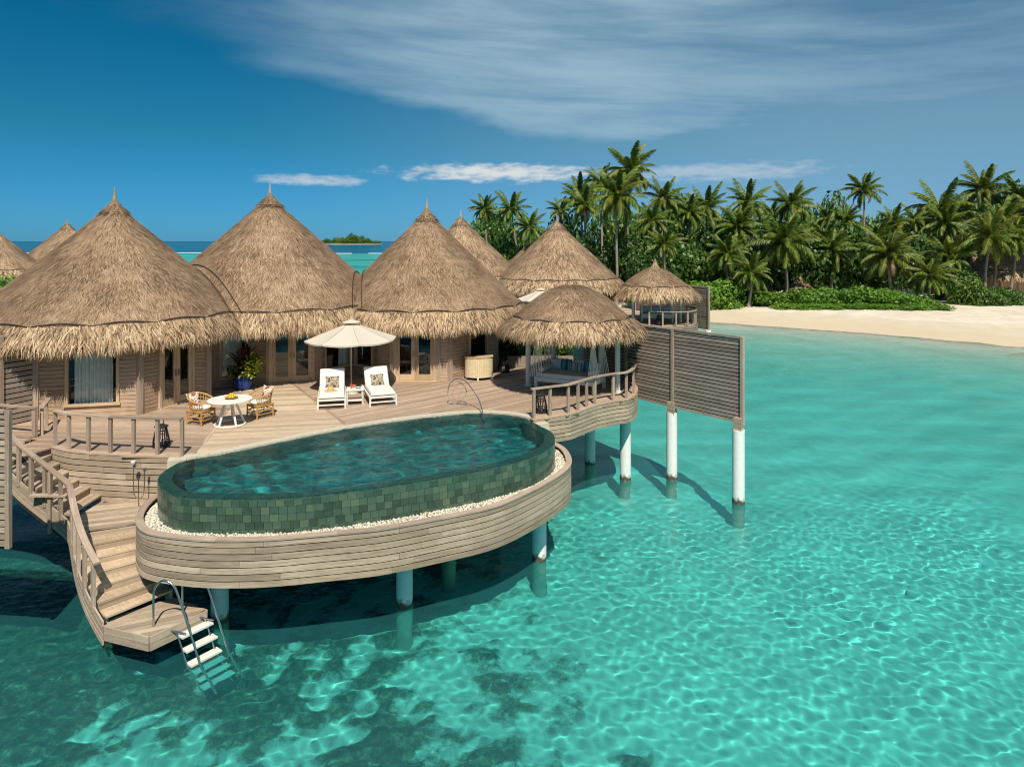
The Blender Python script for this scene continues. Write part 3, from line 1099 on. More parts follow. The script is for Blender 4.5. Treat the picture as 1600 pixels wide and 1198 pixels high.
def build_trough():
    off = (-3.5, 16, 1.45)
    root = thing('pebble_trough', 'curved slatted timber trough of white pebbles wrapping the front of the pool', 'trough', off)
    zt = 2.42
    slat_skirt(root, off, tr, zt - .03, 7, .114, .024, 'skirt', cut=3.2)
    A = offset_path(tr, .05); B = offset_path(tr, -.12)
    n = len(tr)
    for k in range(7):
        a, b = int(k * (n - 1) / 7), int((k + 1) * (n - 1) / 7)
        part('top_board', MB().band(A[a:b + 1], B[a:b + 1], zt + .01, .036), M['rail'], root, off)
    core = offset_path(pf, -.02)
    # floor of the trough: quad strip between the wall and the slats
    inn = resample(pf, count=n, smooth=False); ofs = offset_path(tr, -.04)
    mb = MB().band(ofs, inn, 2.27, .1)
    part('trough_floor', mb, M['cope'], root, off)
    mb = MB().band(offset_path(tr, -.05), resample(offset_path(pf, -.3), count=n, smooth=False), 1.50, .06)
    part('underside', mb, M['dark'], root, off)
    # pebbles
    octa = np.array([(1, 0, 0), (-1, 0, 0), (0, 1, 0), (0, -1, 0), (0, 0, 1), (0, 0, -1)], float)
    of = np.array([(0, 2, 4), (2, 1, 4), (1, 3, 4), (3, 0, 4), (2, 0, 5), (1, 2, 5), (3, 1, 5), (0, 3, 5)])
    N_ = 11000
    k = rng.integers(0, n - 1, N_); t = rng.uniform(0, 1, N_); s_ = rng.uniform(.02, .97, N_)
    O = np.array(offset_path(tr, -.13)); I = np.array(inn)
    o_ = O[k] + (O[k + 1] - O[k]) * t[:, None]; i_ = I[k] + (I[k + 1] - I[k]) * t[:, None]
    c = o_ + (i_ - o_) * s_[:, None]
    z = 2.275 + rng.uniform(0, .06, N_)
    sz = rng.uniform(.018, .042, N_)
    th = rng.uniform(0, 6.28, N_); ca, sa = np.cos(th), np.sin(th)
    V = octa[None] * sz[:, None, None] * np.stack([np.ones(N_) * 1.2, np.ones(N_), np.ones(N_) * .7], -1)[:, None, :]
    x = V[..., 0] * ca[:, None] - V[..., 1] * sa[:, None]; y = V[..., 0] * sa[:, None] + V[..., 1] * ca[:, None]
    V = np.stack([x + c[:, 0:1], y + c[:, 1:2], V[..., 2] + z[:, None]], -1).reshape(-1, 3) - np.array(off)
    Fq = (of[None] + (np.arange(N_) * 6)[:, None, None]).reshape(-1, 3)
    tint = np.repeat(rng.uniform(0, 1, N_), 6)
    m = Mat('pebbles'); at = m.n('ShaderNodeAttribute', attribute_name='tint')
    m.bsdf(m.ramp(at.outputs['Fac'], [(0, (.34, .30, .22)), (.3, (.54, .495, .385)), (1, (.72, .68, .57))]), .8, .2)
    put('pebbles', np_mesh('pebbles', V, Fq, np.full(len(Fq), 3), m.m, {'tint': tint}), root, kind='stuff')
    return root


build_trough()


# ------------------------------------------------------------------ piles
def pile(x, y, z_top, label, r=.19, cap=0.0):
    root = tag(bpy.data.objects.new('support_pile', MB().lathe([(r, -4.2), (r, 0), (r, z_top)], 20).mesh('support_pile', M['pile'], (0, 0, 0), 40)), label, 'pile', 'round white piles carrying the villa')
    COL.objects.link(root); root.location = (x, y, 0)
    root.cycles.is_caustics_receiver = True
    return root


pile(-6.57, 15.35, 1.46, 'thick pile under the left end of the pool trough beside the ladder', .19)
pile(-2.51, 15.95, 1.46, 'pile under the middle of the pool trough', .19)
pile(.73, 18.25, 1.46, 'pile under the right end of the pool trough', .19)
pile(-1.7, 18.4, 1.46, 'shaded pile deep under the pool behind the front row')
pile(2.97, 26.0, 2.95, 'greyish pile under the pavilion, left of the sunlit one', .2)
pile(4.05, 24.4, 2.95, 'sunlit white pile under the right edge of the pavilion deck', .2)
pile(5.72, 24.45, 2.36, 'white pile under the middle joint of the slatted privacy screen', .19)
pile(7.36, 22.2, 2.36, 'rightmost white pile, at the seaward end of the slatted privacy screen', .2)
pile(-12.4, 13.87, 2.5, 'pile carrying the slatted screen at the left edge of the picture')
pile(-9.3, 19.0, 2.9, 'shaded pile behind the left deck skirt, above the stair landing')
pile(-4.6, 21.6, 2.9, 'shaded pile deep behind the pool under the middle of the deck')
pile(.6, 23.2, 2.9, 'shaded pile under the deck between the pool and the pavilion')


# ------------------------------------------------------------------ stairs
STAIR_OUT = [(-13.2, 16.85, 3.02), (-12.4, 16.58, 3.0), (-11.7, 16.35, 2.62), (-11.0, 16.18, 2.22), (-10.45, 16.02, 1.92), (-10.18, 15.74, 1.88), (-9.92, 15.4, 1.80),
             (-9.56, 14.95, 1.58), (-9.2, 14.55, 1.36), (-8.88, 14.26, 1.14), (-8.58, 14.03, .94), (-8.22, 13.76, .76)]
STAIR_LOW = resample([(p[0] + .03, p[1] + .03) for p in STAIR_OUT[6:]], count=61)


def build_stairs():
    off = (-9.5, 16, .75)
    root = thing('staircase', 'timber stairs curving from the deck down to the swimming platform', 'stairs', off)
    # upper flight along the skirt
    n = 7; rise = (DECK - 1.9) / n
    x0, x1 = -12.35, -10.42
    run = (x1 - x0) / (n - 1)
    for i in range(n - 1):
        z = DECK - rise * (i + 1)
        a = x0 + run * i; b = a + run
        def ye(x): return 16.62 + (x - x0) / (x1 - x0) * (16.05 - 16.62)
        def yi(x): return 17.93 + (x - x0) / (x1 - x0) * (17.36 - 17.93)
        h = .5 * (a + b)
        for (p, q) in ((a + .0, h - .006), (h + .006, b + .03)):
            part('tread_plank', board_mb([(p, ye(p)), (q, ye(q)), (q, yi(q)), (p, yi(p))], z - .04, z + rnd.uniform(-.002, .002)), M['skirt'], root, off)
        part('riser_board', board_mb([(a - .02, ye(a)), (a, ye(a)), (a, yi(a)), (a - .02, yi(a))], z, z + rise - .042), M['skirt'], root, off)
    # landing
    LAND = [(-10.42, 16.06), (-10.15, 15.78), (-9.89, 15.43), (-8.72, 15.98), (-8.56, 16.4), (-8.46, 17.05), (-9.7, 17.2), (-10.42, 17.3)]
    part('landing_base', MB().prism(LAND, 1.72, 1.855), M['dark'], root, off)
    for q in board_pieces(LAND, R(18), [], .17, .012):
        part('landing_plank', board_mb(q, 1.86, 1.9 + rnd.uniform(-.002, .002)), M['skirt'], root, off)
    # lower flight
    L0, L1 = (-9.72, 15.62), (-8.32, 13.92)
    R0, R1 = (-8.72, 15.98), (-7.42, 14.82)
    LL = lambda t: STAIR_LOW[min(int(round(t * 60)), 60)]
    n = 7; rise = (1.9 - .75) / n
    lp = lambda A, B, t: (A[0] + (B[0] - A[0]) * t, A[1] + (B[1] - A[1]) * t)
    for i in range(n - 1):
        z = 1.9 - rise * (i + 1)
        for (t0, t1) in ((i, i + .49), (i + .51, i + 1.09)):
            t0 /= n - 1; t1 = min(t1 / (n - 1), 1)
            part('tread_plank', board_mb([LL(t0), LL(t1), lp(R0, R1, t1), lp(R0, R1, t0)], z - .042, z + rnd.uniform(-.002, .002)), M['deck'], root, off)
        t0 = max(i - .04, 0) / (n - 1); t1 = max((i + .06), .08) / (n - 1)
        part('riser_board', board_mb([LL(t0), (LL(t0)[0] + .02, LL(t0)[1] - .02), lp(R0, R1, t1), lp(R0, R1, t0)], z, z + rise - .044), M['skirt'], root, off)
        # stepped cheek block on the open right side
        a, b = lp(R0, R1, i / (n - 1)), lp(R0, R1, (i + 1) / (n - 1))
        nx, ny = (b[1] - a[1]), -(b[0] - a[0]); l = math.hypot(nx, ny); nx, ny = -nx / l * .05, -ny / l * .05
        part('cheek_block', board_mb([a, b, (b[0] + nx, b[1] + ny), (a[0] + nx, a[1] + ny)], z - rise - .12, z + .012), M['rail'], root, off)
    # swimming platform
    PL = [(-8.34, 13.9), (-8.18, 13.74), (-7.1, 13.38), (-6.41, 14.33), (-7.42, 14.84)]
    part('platform_base', MB().prism(PL, .50, .705), M['dark'], root, off)
    for q in board_pieces(PL, R(24), [], .15, .012):
        part('platform_plank', board_mb(q, .71, .75 + rnd.uniform(-.002, .002)), M['skirt'], root, off)
    ring = [(-8.34, 13.9), (-8.18, 13.74), (-7.1, 13.38), (-6.41, 14.33), (-7.42, 14.84)]
    for k in range(2):
        for i in range(4):
            a, b = ring[i], ring[i + 1]
            part('fascia_board', MB().ribbon([(*a, .47 + k * .145), (*b, .47 + k * .145)], .135, .03, 1), M['skirt'], root, off)
    # outer stringer of stacked boards following the flights
    OUT = STAIR_OUT
    op = resample(OUT, step=.15)
    for k in range(4):
        hh = .125
        seg = [(x, y, z + .10 - (k + 1) * hh) for x, y, z in op]
        m_ = len(seg) // 2
        for s_ in (seg[:m_ + 1], seg[m_:]):
            part('stringer_board', MB().ribbon(s_, hh - .022, .035, 1), M['rail'] if k else M['skirt'], root, off)
    part('stringer_backing', MB().ribbon([(x, y, z - .53) for x, y, z in offset3(op, -.02)], .6, .015, -1), M['dark'], root, off)
    return op


def offset3(path, d):
    nn = normals2([(p[0], p[1]) for p in path])
    return [(p[0] + n[0] * d, p[1] + n[1] * d, p[2]) for p, n in zip(path, nn)]


stair_out = build_stairs()


def railing(label, path, post_at, h=.95, pw=.085, rail_w=.13, rail_t=.045, posts_h=None, mat='rail', group='timber railings', drop=.14, cat='railing', rail_path=None, n_rail=14, curved=True):
    """path: [(x,y,z)] of the foot line, post_at: list of (x,y,z) feet."""
    off = path[0]
    root = thing('railing', label, cat, off, group=group)
    for i, (x, y, z) in enumerate(post_at):
        a = post_at[min(i + 1, len(post_at) - 1)]; b = post_at[max(i - 1, 0)]
        ang = math.atan2(a[1] - b[1], a[0] - b[0])
        mb = MB()
        mb.bar((x, y, z - drop), (x, y, z + h - rail_t), pw, pw * .8, up=(-math.sin(ang), math.cos(ang), 0))
        part('post', mb, M[mat], root, off)
    rp = resample(rail_path or path, step=.16, smooth=curved)
    A = [(p[0], p[1]) for p in offset3(rp, rail_w / 2)]; B = [(p[0], p[1]) for p in offset3(rp, -rail_w / 2)]
    zs = [p[2] + h for p in rp]
    k = max(1, round(len(rp) / n_rail))
    for i in range(k):
        a, b = int(i * (len(rp) - 1) / k), int((i + 1) * (len(rp) - 1) / k)
        part('handrail', MB().band(A[a:b + 1], B[a:b + 1], zs[a:b + 1], rail_t), M[mat], root, off)
    return root


# stair railing
def at_path(path, t):
    i = min(int(t * (len(path) - 1)), len(path) - 2); f = t * (len(path) - 1) - i
    return tuple(a + (b - a) * f for a, b in zip(path[i], path[i + 1]))


sp_in = offset3(stair_out, .018)
t_posts = [.10, .17, .235, .30, .37, .45, .63, .70, .775, .85, .925]
railing('long curved handrail following the outside of the stairs down to the platform', [(x, y, z + .12 * min(1, max(0, (k / len(sp_in) - .5) * 5))) for k, (x, y, z) in enumerate(sp_in)][:int(len(sp_in) * .975)], [at_path(sp_in, t) for t in t_posts], h=.96, drop=.06)
lep = offset_path(le, -.07)
lposts = [(p[0], p[1], DECK) for p in resample(lep, count=7, smooth=False)]
railing('railing of six posts along the curved left deck edge, beside a black lantern', [(x, y, DECK) for x, y in lep], lposts, h=.95)
rep = offset_path(re_, -.07)
rposts = [(.66, 20.68, DECK), (1.17, 21.03, DECK), (1.76, 21.35, DECK), (2.1, 21.72, DECK), (2.42, 22.15, DECK), (2.74, 22.6, DECK), (3.42, 23.09, DECK), (3.92, 23.4, DECK), (4.28, 24.1, DECK), (4.5, 25.2, DECK), (4.42, 26.4, DECK)]
railing('railing curving round the thatched daybed pavilion above the lagoon', [(x, y, DECK) for x, y in rep], rposts, h=.93)
railing('low railing along the entrance steps on the far left', [(-14.5, 19.1, DECK), (-13.05, 18.72, DECK)], [(-14.3, 19.05, DECK), (-13.1, 18.74, DECK)], h=.84, pw=.11, curved=False)
railing('short side railing turning back from the entrance steps on the far left', [(-13.02, 18.9, DECK), (-13.6, 20.05, DECK)], [(-13.08, 19.0, DECK), (-13.6, 19.95, DECK)], h=.80, pw=.10, curved=False)
# small step in front of that corner
st_ = thing('entry_step', 'pair of low timber steps by the entrance railing at far left', 'steps', (-13.4, 18.3, DECK))
for k in range(3):
    part('step_plank', MB().box((-13.55 - .03 * k, 18.5 - k * .17 + .0, DECK + .12 - .045 * k), (1.35, .155, .05), R(-13)), M['deck_warm'], st_, (-13.4, 18.3, DECK))
    part('step_riser', MB().box((-13.55 - .03 * k, 18.43 - k * .17, DECK + .05 - .02 * k), (1.35, .02, .10), R(-13)), M['deck_warm'], st_, (-13.4, 18.3, DECK))


# ------------------------------------------------------------------ privacy screens
def screen(label, pts, z0, z1, n, face=1, mat='fence', pw=.13):
    off = (*pts[0], z0)
    root = thing('privacy_screen', label, 'privacy screen', off, group='slatted privacy screens')
    pitch = (z1 - z0) / n
    for a, b in zip(pts[:-1], pts[1:]):
        d = (b[0] - a[0], b[1] - a[1]); l = math.hypot(*d); d = (d[0] / l, d[1] / l)
        a2 = (a[0] + d[0] * .07, a[1] + d[1] * .07); b2 = (b[0] - d[0] * .07, b[1] - d[1] * .07)
        for k in range(n):
            z = z0 + (k + .5) * pitch
            mb = MB().bar((*a2, z), (*b2, z), .024 + rnd.uniform(0, .006), pitch - .034)
            part('slat', mb, M[mat], root, off)
        bx = (d[1] * .035 * face, -d[0] * .035 * face)
        part('dark_gap_sheet', MB().bar((a2[0] + bx[0], a2[1] + bx[1], (z0 + z1) / 2), (b2[0] + bx[0], b2[1] + bx[1], (z0 + z1) / 2), .012, z1 - z0 - .05), M['dark'], root, off)
        part('top_rail', MB().bar((*a2, z1 + .03), (*b2, z1 + .03), .09, .055), M['rail'], root, off)
    for p in pts:
        i = pts.index(p); q = pts[min(i + 1, len(pts) - 1)]; o_ = pts[max(i - 1, 0)]
        an = (q[0] - o_[0], q[1] - o_[1]); l = math.hypot(*an)
        part('post', MB().bar((*p, z0 - .02), (*p, z1 + .05), pw, .10, up=(an[0] / l, an[1] / l, 0)), M['rail'], root, off)
    return root


scr = screen('wide grey slatted screen standing over the turquoise lagoon right of the near pavilion', [(7.49, 22.2), (5.75, 24.4), (4.4, 26.3), (3.0, 28.4)], 2.52, 5.32, 22, face=1)
for p in ((7.36, 22.2), (5.72, 24.45)):
    for k in range(3):
        part('post_foot', MB().box((p[0], p[1] - .02, 2.38 + k * .15), (.26, .26, .14), R(-40)), M['rail'], scr, (7.49, 22.2, 2.52))
screen('narrow sunlit slatted screen cut by the left edge, in front of the stairs', [(-10.03, 13.6), (-13.2, 13.95)], 2.4, 5.07, 20, face=1, mat='skirt', pw=.075)
screen('dark slatted gate wall in shade under the left hut eave', [(-14.35, 20.62), (-14.75, 19.7), (-15.3, 18.3)], 3.12, 5.7, 17, face=1)


# ------------------------------------------------------------------ thatched roofs
def cone_strands(za, rs, zs, N, cull=None, cap_r=.5, prof=None, w=.05, ln=.42, seed=0):
    """straw lying on a roof of revolution: local coords, axis at 0,0."""
    r_ = np.random.default_rng(100 + seed)
    s = np.sqrt(r_.uniform(0.002, 1, N)); ph = r_.uniform(0, 2 * np.pi, N)
    if prof is None:
        prof = lambda q: (rs * q, za + (zs - za) * q)
    r0, z0 = prof(s); r1, z1 = prof(np.minimum(s + .01, 1.01))
    dr, dz = r1 - r0, z1 - z0
    l = np.hypot(dr, dz); dr /= l; dz /= l
    ca, sa = np.cos(ph), np.sin(ph)
    p = np.stack([r0 * ca, r0 * sa, z0], -1)
    d = np.stack([dr * ca, dr * sa, dz], -1)
    e = np.stack([-sa, ca, 0 * ca], -1)
    n = np.stack([-dz * ca, -dz * sa, dr], -1)
    al = r_.normal(0, .30, N) + .5 * (vnoise(ph * 9, s * 7, seed) - .5)
    dd = d * np.cos(al)[:, None] + e * np.sin(al)[:, None]
    L_ = ln * r_.uniform(.55, 1.3, N); W = w * r_.uniform(.5, 1.3, N)
    side = np.cross(n, dd)
    lift = r_.uniform(.01, .06, N)
    A = p - n * .015 + side * (W / 2)[:, None]; B = p - n * .015 - side * (W / 2)[:, None]
    C = p + dd * L_[:, None] + n * lift[:, None]
    V = np.stack([A, B, C], 1)
    tint = .5 + r_.normal(0, .26, N) + .16 * (((s * 15 + .6 * vnoise(ph * 5, s * 3, seed + 2)) % 1) - .5) + .25 * (vnoise(ph * 6, s * 10, seed + 5) - .5)
    if cull is not None:
        k = cull(p[:, 0], p[:, 1], p[:, 2]); V = V[k]; tint = tint[k]
    n_ = len(V)
    return V.reshape(-1, 3), np.arange(n_ * 3).reshape(-1, 3), np.full(n_, 3), np.repeat(tint, 3)


def fringe_strands(rs, zs, re, ze, N, cull=None, ln=(.35, .72), w=.05, seed=0, droop=.9):
    r_ = np.random.default_rng(500 + seed)
    ph = r_.uniform(0, 2 * np.pi, N); q = r_.uniform(-.05, 1, N) ** 1.0
    ca, sa = np.cos(ph), np.sin(ph)
    sl = np.arctan2(zs - ze, re - rs)
    r0 = rs + (re - rs) * q; z0 = zs + (ze - zs) * q
    lump = .5 * (vnoise(ph * 16, q * 0 + 1, seed) - .5)
    al = r_.normal(0, .22, N) + lump * .7
    L_ = r_.uniform(*ln, N) * (1 + .35 * (vnoise(ph * 30, 0 * ph, seed + 3) - .5))
    W = w * r_.uniform(.5, 1.4, N)
    a0 = sl + r_.normal(0, .12, N); a1 = np.minimum(a0 + droop * r_.uniform(.2, 1.0, N), 1.5)
    e = np.stack([-sa, ca, 0 * ca], -1)
    rad = np.stack([ca, sa, 0 * ca], -1); up = np.array([0, 0, 1.0])

    def dirv(a): return (rad * np.cos(a)[:, None] - up * np.sin(a)[:, None]) * np.cos(al)[:, None] + e * np.sin(al)[:, None]
    nrm = rad * np.sin(a0)[:, None] + up * np.cos(a0)[:, None]
    p0 = rad * r0[:, None] + up * z0[:, None] + nrm * r_.uniform(-.03, .10, N)[:, None]
    d0, d1 = dirv(a0), dirv(a1)
    p1 = p0 + d0 * (L_ * .5)[:, None]; p2 = p1 + d1 * (L_ * .5)[:, None]
    side = np.cross(nrm, d0); hw = (W / 2)[:, None]
    V = np.stack([p0 + side * hw, p0 - side * hw, p1 + side * hw * .8, p1 - side * hw * .8, p2], 1)
    tint = .5 + r_.normal(0, .28, N) + .3 * (vnoise(ph * 20, q * 3, seed + 9) - .5)
    if cull is not None:
        k = cull(p0[:, 0], p0[:, 1], p0[:, 2]) & cull(p2[:, 0], p2[:, 1], p2[:, 2]); V = V[k]; tint = tint[k]
    n = len(V); b = (np.arange(n) * 5)[:, None]
    quads = np.concatenate([b, b + 1, b + 3, b + 2], 1); tris = np.concatenate([b + 2, b + 3, b + 4], 1)
    ff = np.concatenate([quads, tris], 1).ravel()
    return V.reshape(-1, 3), ff, np.tile([4, 3], n), np.repeat(tint, 5)


def thatch_roof(root, za, rs, zs, re, ze, N, NF, cull=None, seed=0, prof=None, cap=True, w=.036, ln=.36, finial=True, scallop=16, fl=(.26, .54)):
    """parts in the local frame of root (z = 0 at deck level)."""
    p = prof or (lambda q: (rs * q, za + (zs - za) * q))
    steps = [i / 14 for i in range(15)]
    pr = [p(np.array(t)) for t in steps]
    core = MB().lathe([(max(float(r), .02), float(z) - .02) for r, z in pr] + [(re - .12, ze + .02), (re - .3, ze - .05), (rs * .6, zs - .4)], 56)
    roof = part('roof', core, M['thatch_base'], root, smooth=50)
    V, f, c, t = cone_strands(za, rs, zs, N, cull, prof=prof, seed=seed, w=w, ln=ln)
    put('roof_thatch', np_mesh('roof_thatch', V, f, c, M['thatch'], {'tint': t}), roof, kind='stuff')
    V, f, c, t = fringe_strands(rs, zs, re, ze, NF, cull, seed=seed, ln=fl, w=w)
    put('eave_fringe', np_mesh('eave_fringe', V, f, c, M['fringe'], {'tint': t}), root, kind='stuff')
    # scalloped cord along the eave
    runs, cur = [], []
    K = 160
    for k in range(K + 1):
        a = 2 * math.pi * k / K
        sc_ = abs(math.sin(a * scallop / 2)) * .10
        q = 1 - sc_ / max(rs, .1) * .9
        r, z = p(np.array(q))
        pt = (float(r) * math.cos(a) * 1.012, float(r) * math.sin(a) * 1.012, float(z) + .05)
        ok = True if cull is None else bool(cull(np.array([pt[0]]), np.array([pt[1]]), np.array([pt[2]]))[0])
        if ok: cur.append(pt)
        elif cur: runs.append(cur); cur = []
    if cur: runs.append(cur)
    mb = MB()
    for r_ in runs:
        if len(r_) > 2: mb.tube(r_, .022, 5)
    if mb.v: part('eave_cord', mb, M['rope'], root)
    if cap:
        q = .085
        r, z = p(np.array(q))
        capm = MB().lathe([(float(r) * 1.25 + .02, float(z) - .02), (float(r) * .75, float(z) + .13), (.10, za + .10), (.05, za + .16)], 24)
        cp = part('roof_cap', capm, M['thatch_base'], root, smooth=60)
        V, f, c, t = cone_strands(za + .14, float(r) * 1.3, float(z), 700, None, seed=seed + 3, w=w * .8, ln=ln * .7)
        put('cap_thatch', np_mesh('cap_thatch', V, f, c, M['fringe'], {'tint': t - .1}), cp, kind='stuff')
        rr = [(math.cos(a) * float(r) * 1.3, math.sin(a) * float(r) * 1.3, float(z)) for a in [2 * math.pi * k / 30 for k in range(30)]]
        part('cap_cord', MB().tube(rr, .018, 5, closed=True), M['rope'], root)
    if finial:
        part('finial', MB().lathe([(.075, za), (.06, za + .22), (.045, za + .34), (.02, za + .58)], 10), M['rail'], root)
    return roof


def thatch_base_mat():
    m = Mat('thatch_base')
    tc = m.n('ShaderNodeTexCoord')
    sp = m.n('ShaderNodeSeparateXYZ'); m.L.new(tc.outputs['Object'], sp.inputs[0])
    an = m.math('ARCTAN2', sp.outputs[0], sp.outputs[1])
    cb = m.n('ShaderNodeCombineXYZ'); m.L.new(m.math('MULTIPLY', an, 40), cb.inputs[0]); m.L.new(m.math('MULTIPLY', sp.outputs[2], 3), cb.inputs[1])
    f = m.noise(cb.outputs[0], 1.0, 6, .7)
    col = m.ramp(f, [(.25, (.10, .065, .04)), (.55, (.25, .17, .105)), (.8, (.40, .29, .19))])
    m.bsdf(col, .9, .15, bump=f, bump_d=.05)
    return m.m


M['thatch_base'] = thatch_base_mat()

HUTS = {'A': dict(c=(-14.2, 24.4), za=6.73, rs=4.3, zs=2.80, re=4.64, ze=2.36),
        'B': dict(c=(-10.35, 29.2), za=7.28, rs=5.0, zs=2.75, re=5.34, ze=2.28),
        'C': dict(c=(-3.73, 29.9), za=6.68, rs=4.15, zs=2.62, re=4.55, ze=2.18)}


def cone_z(h, X, Y):
    d = np.hypot(X - h['c'][0], Y - h['c'][1])
    return np.where(d < h['re'], h['za'] - (h['za'] - h['zs']) / h['rs'] * d, -1)


def hut_cull(key, margin=-.03):
    me = HUTS[key]
    def f(x, y, z):
        ok = np.ones(x.shape, bool)
        for k, h in HUTS.items():
            if k != key: ok &= z > cone_z(h, x + me['c'][0], y + me['c'][1]) + margin
        return ok
    return f


# ------------------------------------------------------------------ hut walls
def wall_seg(root, off, p0, p1, openings=(), h=2.45, post0=True, z0=0.0):
    """outer face on the right-hand side walking p0 -> p1 (towards the viewer). openings: (a, b, kind, zb, zt)"""
    dx, dy = p1[0] - p0[0], p1[1] - p0[1]
    l = math.hypot(dx, dy); dx /= l; dy /= l
    nx, ny = dy, -dx
    at = lambda s_, o=0.0: (p0[0] + dx * s_ + nx * o, p0[1] + dy * s_ + ny * o)
    Z = DECK + z0

    def clad(a, b, za, zb):
        if b - a < .03 or zb - za < .03: return
        mb = MB()
        n = max(1, round((zb - za) / .125)); pt = (zb - za) / n
        for k in range(n):
            z = Z + za + (k + .5) * pt
            mb.bar((*at(a, .015), z), (*at(b, .015), z), .03, pt - .012)
        part('cladding', mb, M['wall'], root, off, kind='stuff')
        mb = MB().bar((*at(a, -.03), Z + (za + zb) / 2), (*at(b, -.03), Z + (za + zb) / 2), .05, zb - za)
        part('wall', mb, M['inside'], root, off)
    cur = 0.0
    for (a, b, kind, zb, zt) in openings:
        clad(cur, a, 0, h); clad(a, b, 0, zb); clad(a, b, zt, h)
        cur = b
        w = b - a
        if kind in ('window', 'open'):
            mb = MB()
            fw = .09
            mb.bar((*at(a + fw / 2, .02), Z + zb), (*at(a + fw / 2, .02), Z + zt), .11, fw, up=(dx, dy, 0))
            mb.bar((*at(b - fw / 2, .02), Z + zb), (*at(b - fw / 2, .02), Z + zt), .11, fw, up=(dx, dy, 0))
            mb.bar((*at(a - .03, .025), Z + zb), (*at(b + .03, .025), Z + zb), .15, .07)
            mb.bar((*at(a, .02), Z + zt - .04), (*at(b, .02), Z + zt - .04), .11, fw)
            wf = part('window', mb, M['frame'], root, off)
            if kind == 'window':
                g = MB().bar((*at(a + fw, 0), Z + (zb + zt) / 2), (*at(b - fw, 0), Z + (zb + zt) / 2), .012, zt - zb - .06)
                part('pane', g, M['glass'], wf, off)
        elif kind == 'doors':
            fr = MB()
            for s_ in (a + .05, b - .05): fr.bar((*at(s_, .02), Z), (*at(s_, .02), Z + zt), .14, .10, up=(dx, dy, 0))
            fr.bar((*at(a, .02), Z + zt - .05), (*at(b, .02), Z + zt - .05), .14, .10)
            fr.bar((*at(a, .03), Z + .015), (*at(b, .03), Z + .015), .2, .03)
            part('door_frame', fr, M['frame'], root, off)
            m_ = (a + b) / 2
            for (s0, s1, hs) in ((a + .10, m_ - .006, s0_ := 1), (m_ + .006, b - .10, -1)):
                mb = MB()
                for s_ in (s0 + .07, s1 - .07): mb.bar((*at(s_, .03), Z + .04), (*at(s_, .03), Z + zt - .10), .05, .14, up=(dx, dy, 0))
                mb.bar((*at(s0 + .14, .03), Z + .15), (*at(s1 - .14, .03), Z + .15), .05, .22)
                mb.bar((*at(s0 + .14, .03), Z + zt - .17), (*at(s1 - .14, .03), Z + zt - .17), .05, .14)
                dr = part('door', mb, M['frame'], root, off)
                part('pane', MB().bar((*at(s0 + .14, .03), Z + zt / 2), (*at(s1 - .14, .03), Z + zt / 2), .012, zt - .4), M['glass'], dr, off)
                hx = s1 - .06 if hs == 1 else s0 + .06
                part('handle', MB().bar((*at(hx, .075), Z + .95), (*at(hx, .075), Z + 1.15), .03, .03), M['brass'], dr, off)
    clad(cur, l, 0, h)
    if post0:
        part('corner_post', MB().bar((*p0, Z), (*p0, Z + h), .16, .16, up=(dx, dy, 0)), M['rail'], root, off)


M['brass'] = plain('old_brass', (.35, .22, .08), .4, .5, .8)


def back_wall(root, off, pts, h=2.5):
    mb = MB()
    for a, b in zip(pts[:-1], pts[1:]):
        mb.bar((*a, DECK + h / 2), (*b, DECK + h / 2), .08, h)
    part('back_wall', mb, M['inside'], root, off)


def arc(c, r, a0, a1, n):
    return [(c[0] + r * math.cos(R(a0 + (a1 - a0) * k / n)), c[1] + r * math.sin(R(a0 + (a1 - a0) * k / n))) for k in range(n + 1)]


def build_hut(key, label, seed, N=75000, NF=42000):
    h = HUTS[key]
    off = (*h['c'], DECK)
    root = thing('thatched_hut', label, 'hut', off, group='round thatched huts of the near villa')
    thatch_roof(root, h['za'], h['rs'], h['zs'], h['re'], h['ze'], N, NF, hut_cull(key), seed)
    part('floor', MB().lathe([(4.1, -.06), (4.1, -.008)], 32), M['wall'], root)
    return root, off


hutA, offA = build_hut('A', 'left hut with conical thatched roof and a white-curtained window', 1)
hutB, offB = build_hut('B', 'middle and tallest conical thatched hut, with the blue plant pot at its door', 2)
hutC, offC = build_hut('C', 'right hut of the near three, its glass doors behind the right lounger', 3)

wall_seg(hutA, offA, (-14.35, 20.6), (-11.6, 21.26), [(.78, 2.28, 'window', .38, 2.3)])
wall_seg(hutA, offA, (-11.6, 21.26), (-11.35, 21.78))
wall_seg(hutA, offA, (-11.35, 21.78), (-10.9, 23.35), [(.06, 1.6, 'doors', 0, 2.3)], post0=False)
wall_seg(hutA, offA, (-10.9, 23.35), (-10.43, 23.5))
wall_seg(hutA, offA, (-10.43, 23.5), (-10.95, 24.95))
wall_seg(hutB, offB, (-10.95, 24.95), (-9.75, 25.65), [(.22, 1.22, 'window', .35, 2.3)])
wall_seg(hutB, offB, (-9.75, 25.65), (-9.2, 25.72))
wall_seg(hutB, offB, (-9.2, 25.72), (-7.46, 26.4), [(.04, 1.70, 'doors', 0, 2.3)])
wall_seg(hutB, offB, (-7.46, 26.4), (-6.45, 27.75), [(.22, 1.55, 'window', .40, 2.3)])
wall_seg(hutC, offC, (-6.45, 27.75), (-5.15, 26.75), [(.16, 1.25, 'window', .40, 2.3)])
wall_seg(hutC, offC, (-5.15, 26.75), (-4.62, 26.32))
wall_seg(hutC, offC, (-4.62, 26.32), (-2.85, 26.3), [(.06, 1.72, 'doors', 0, 2.3)])
wall_seg(hutC, offC, (-2.85, 26.3), (-2.4, 26.32))
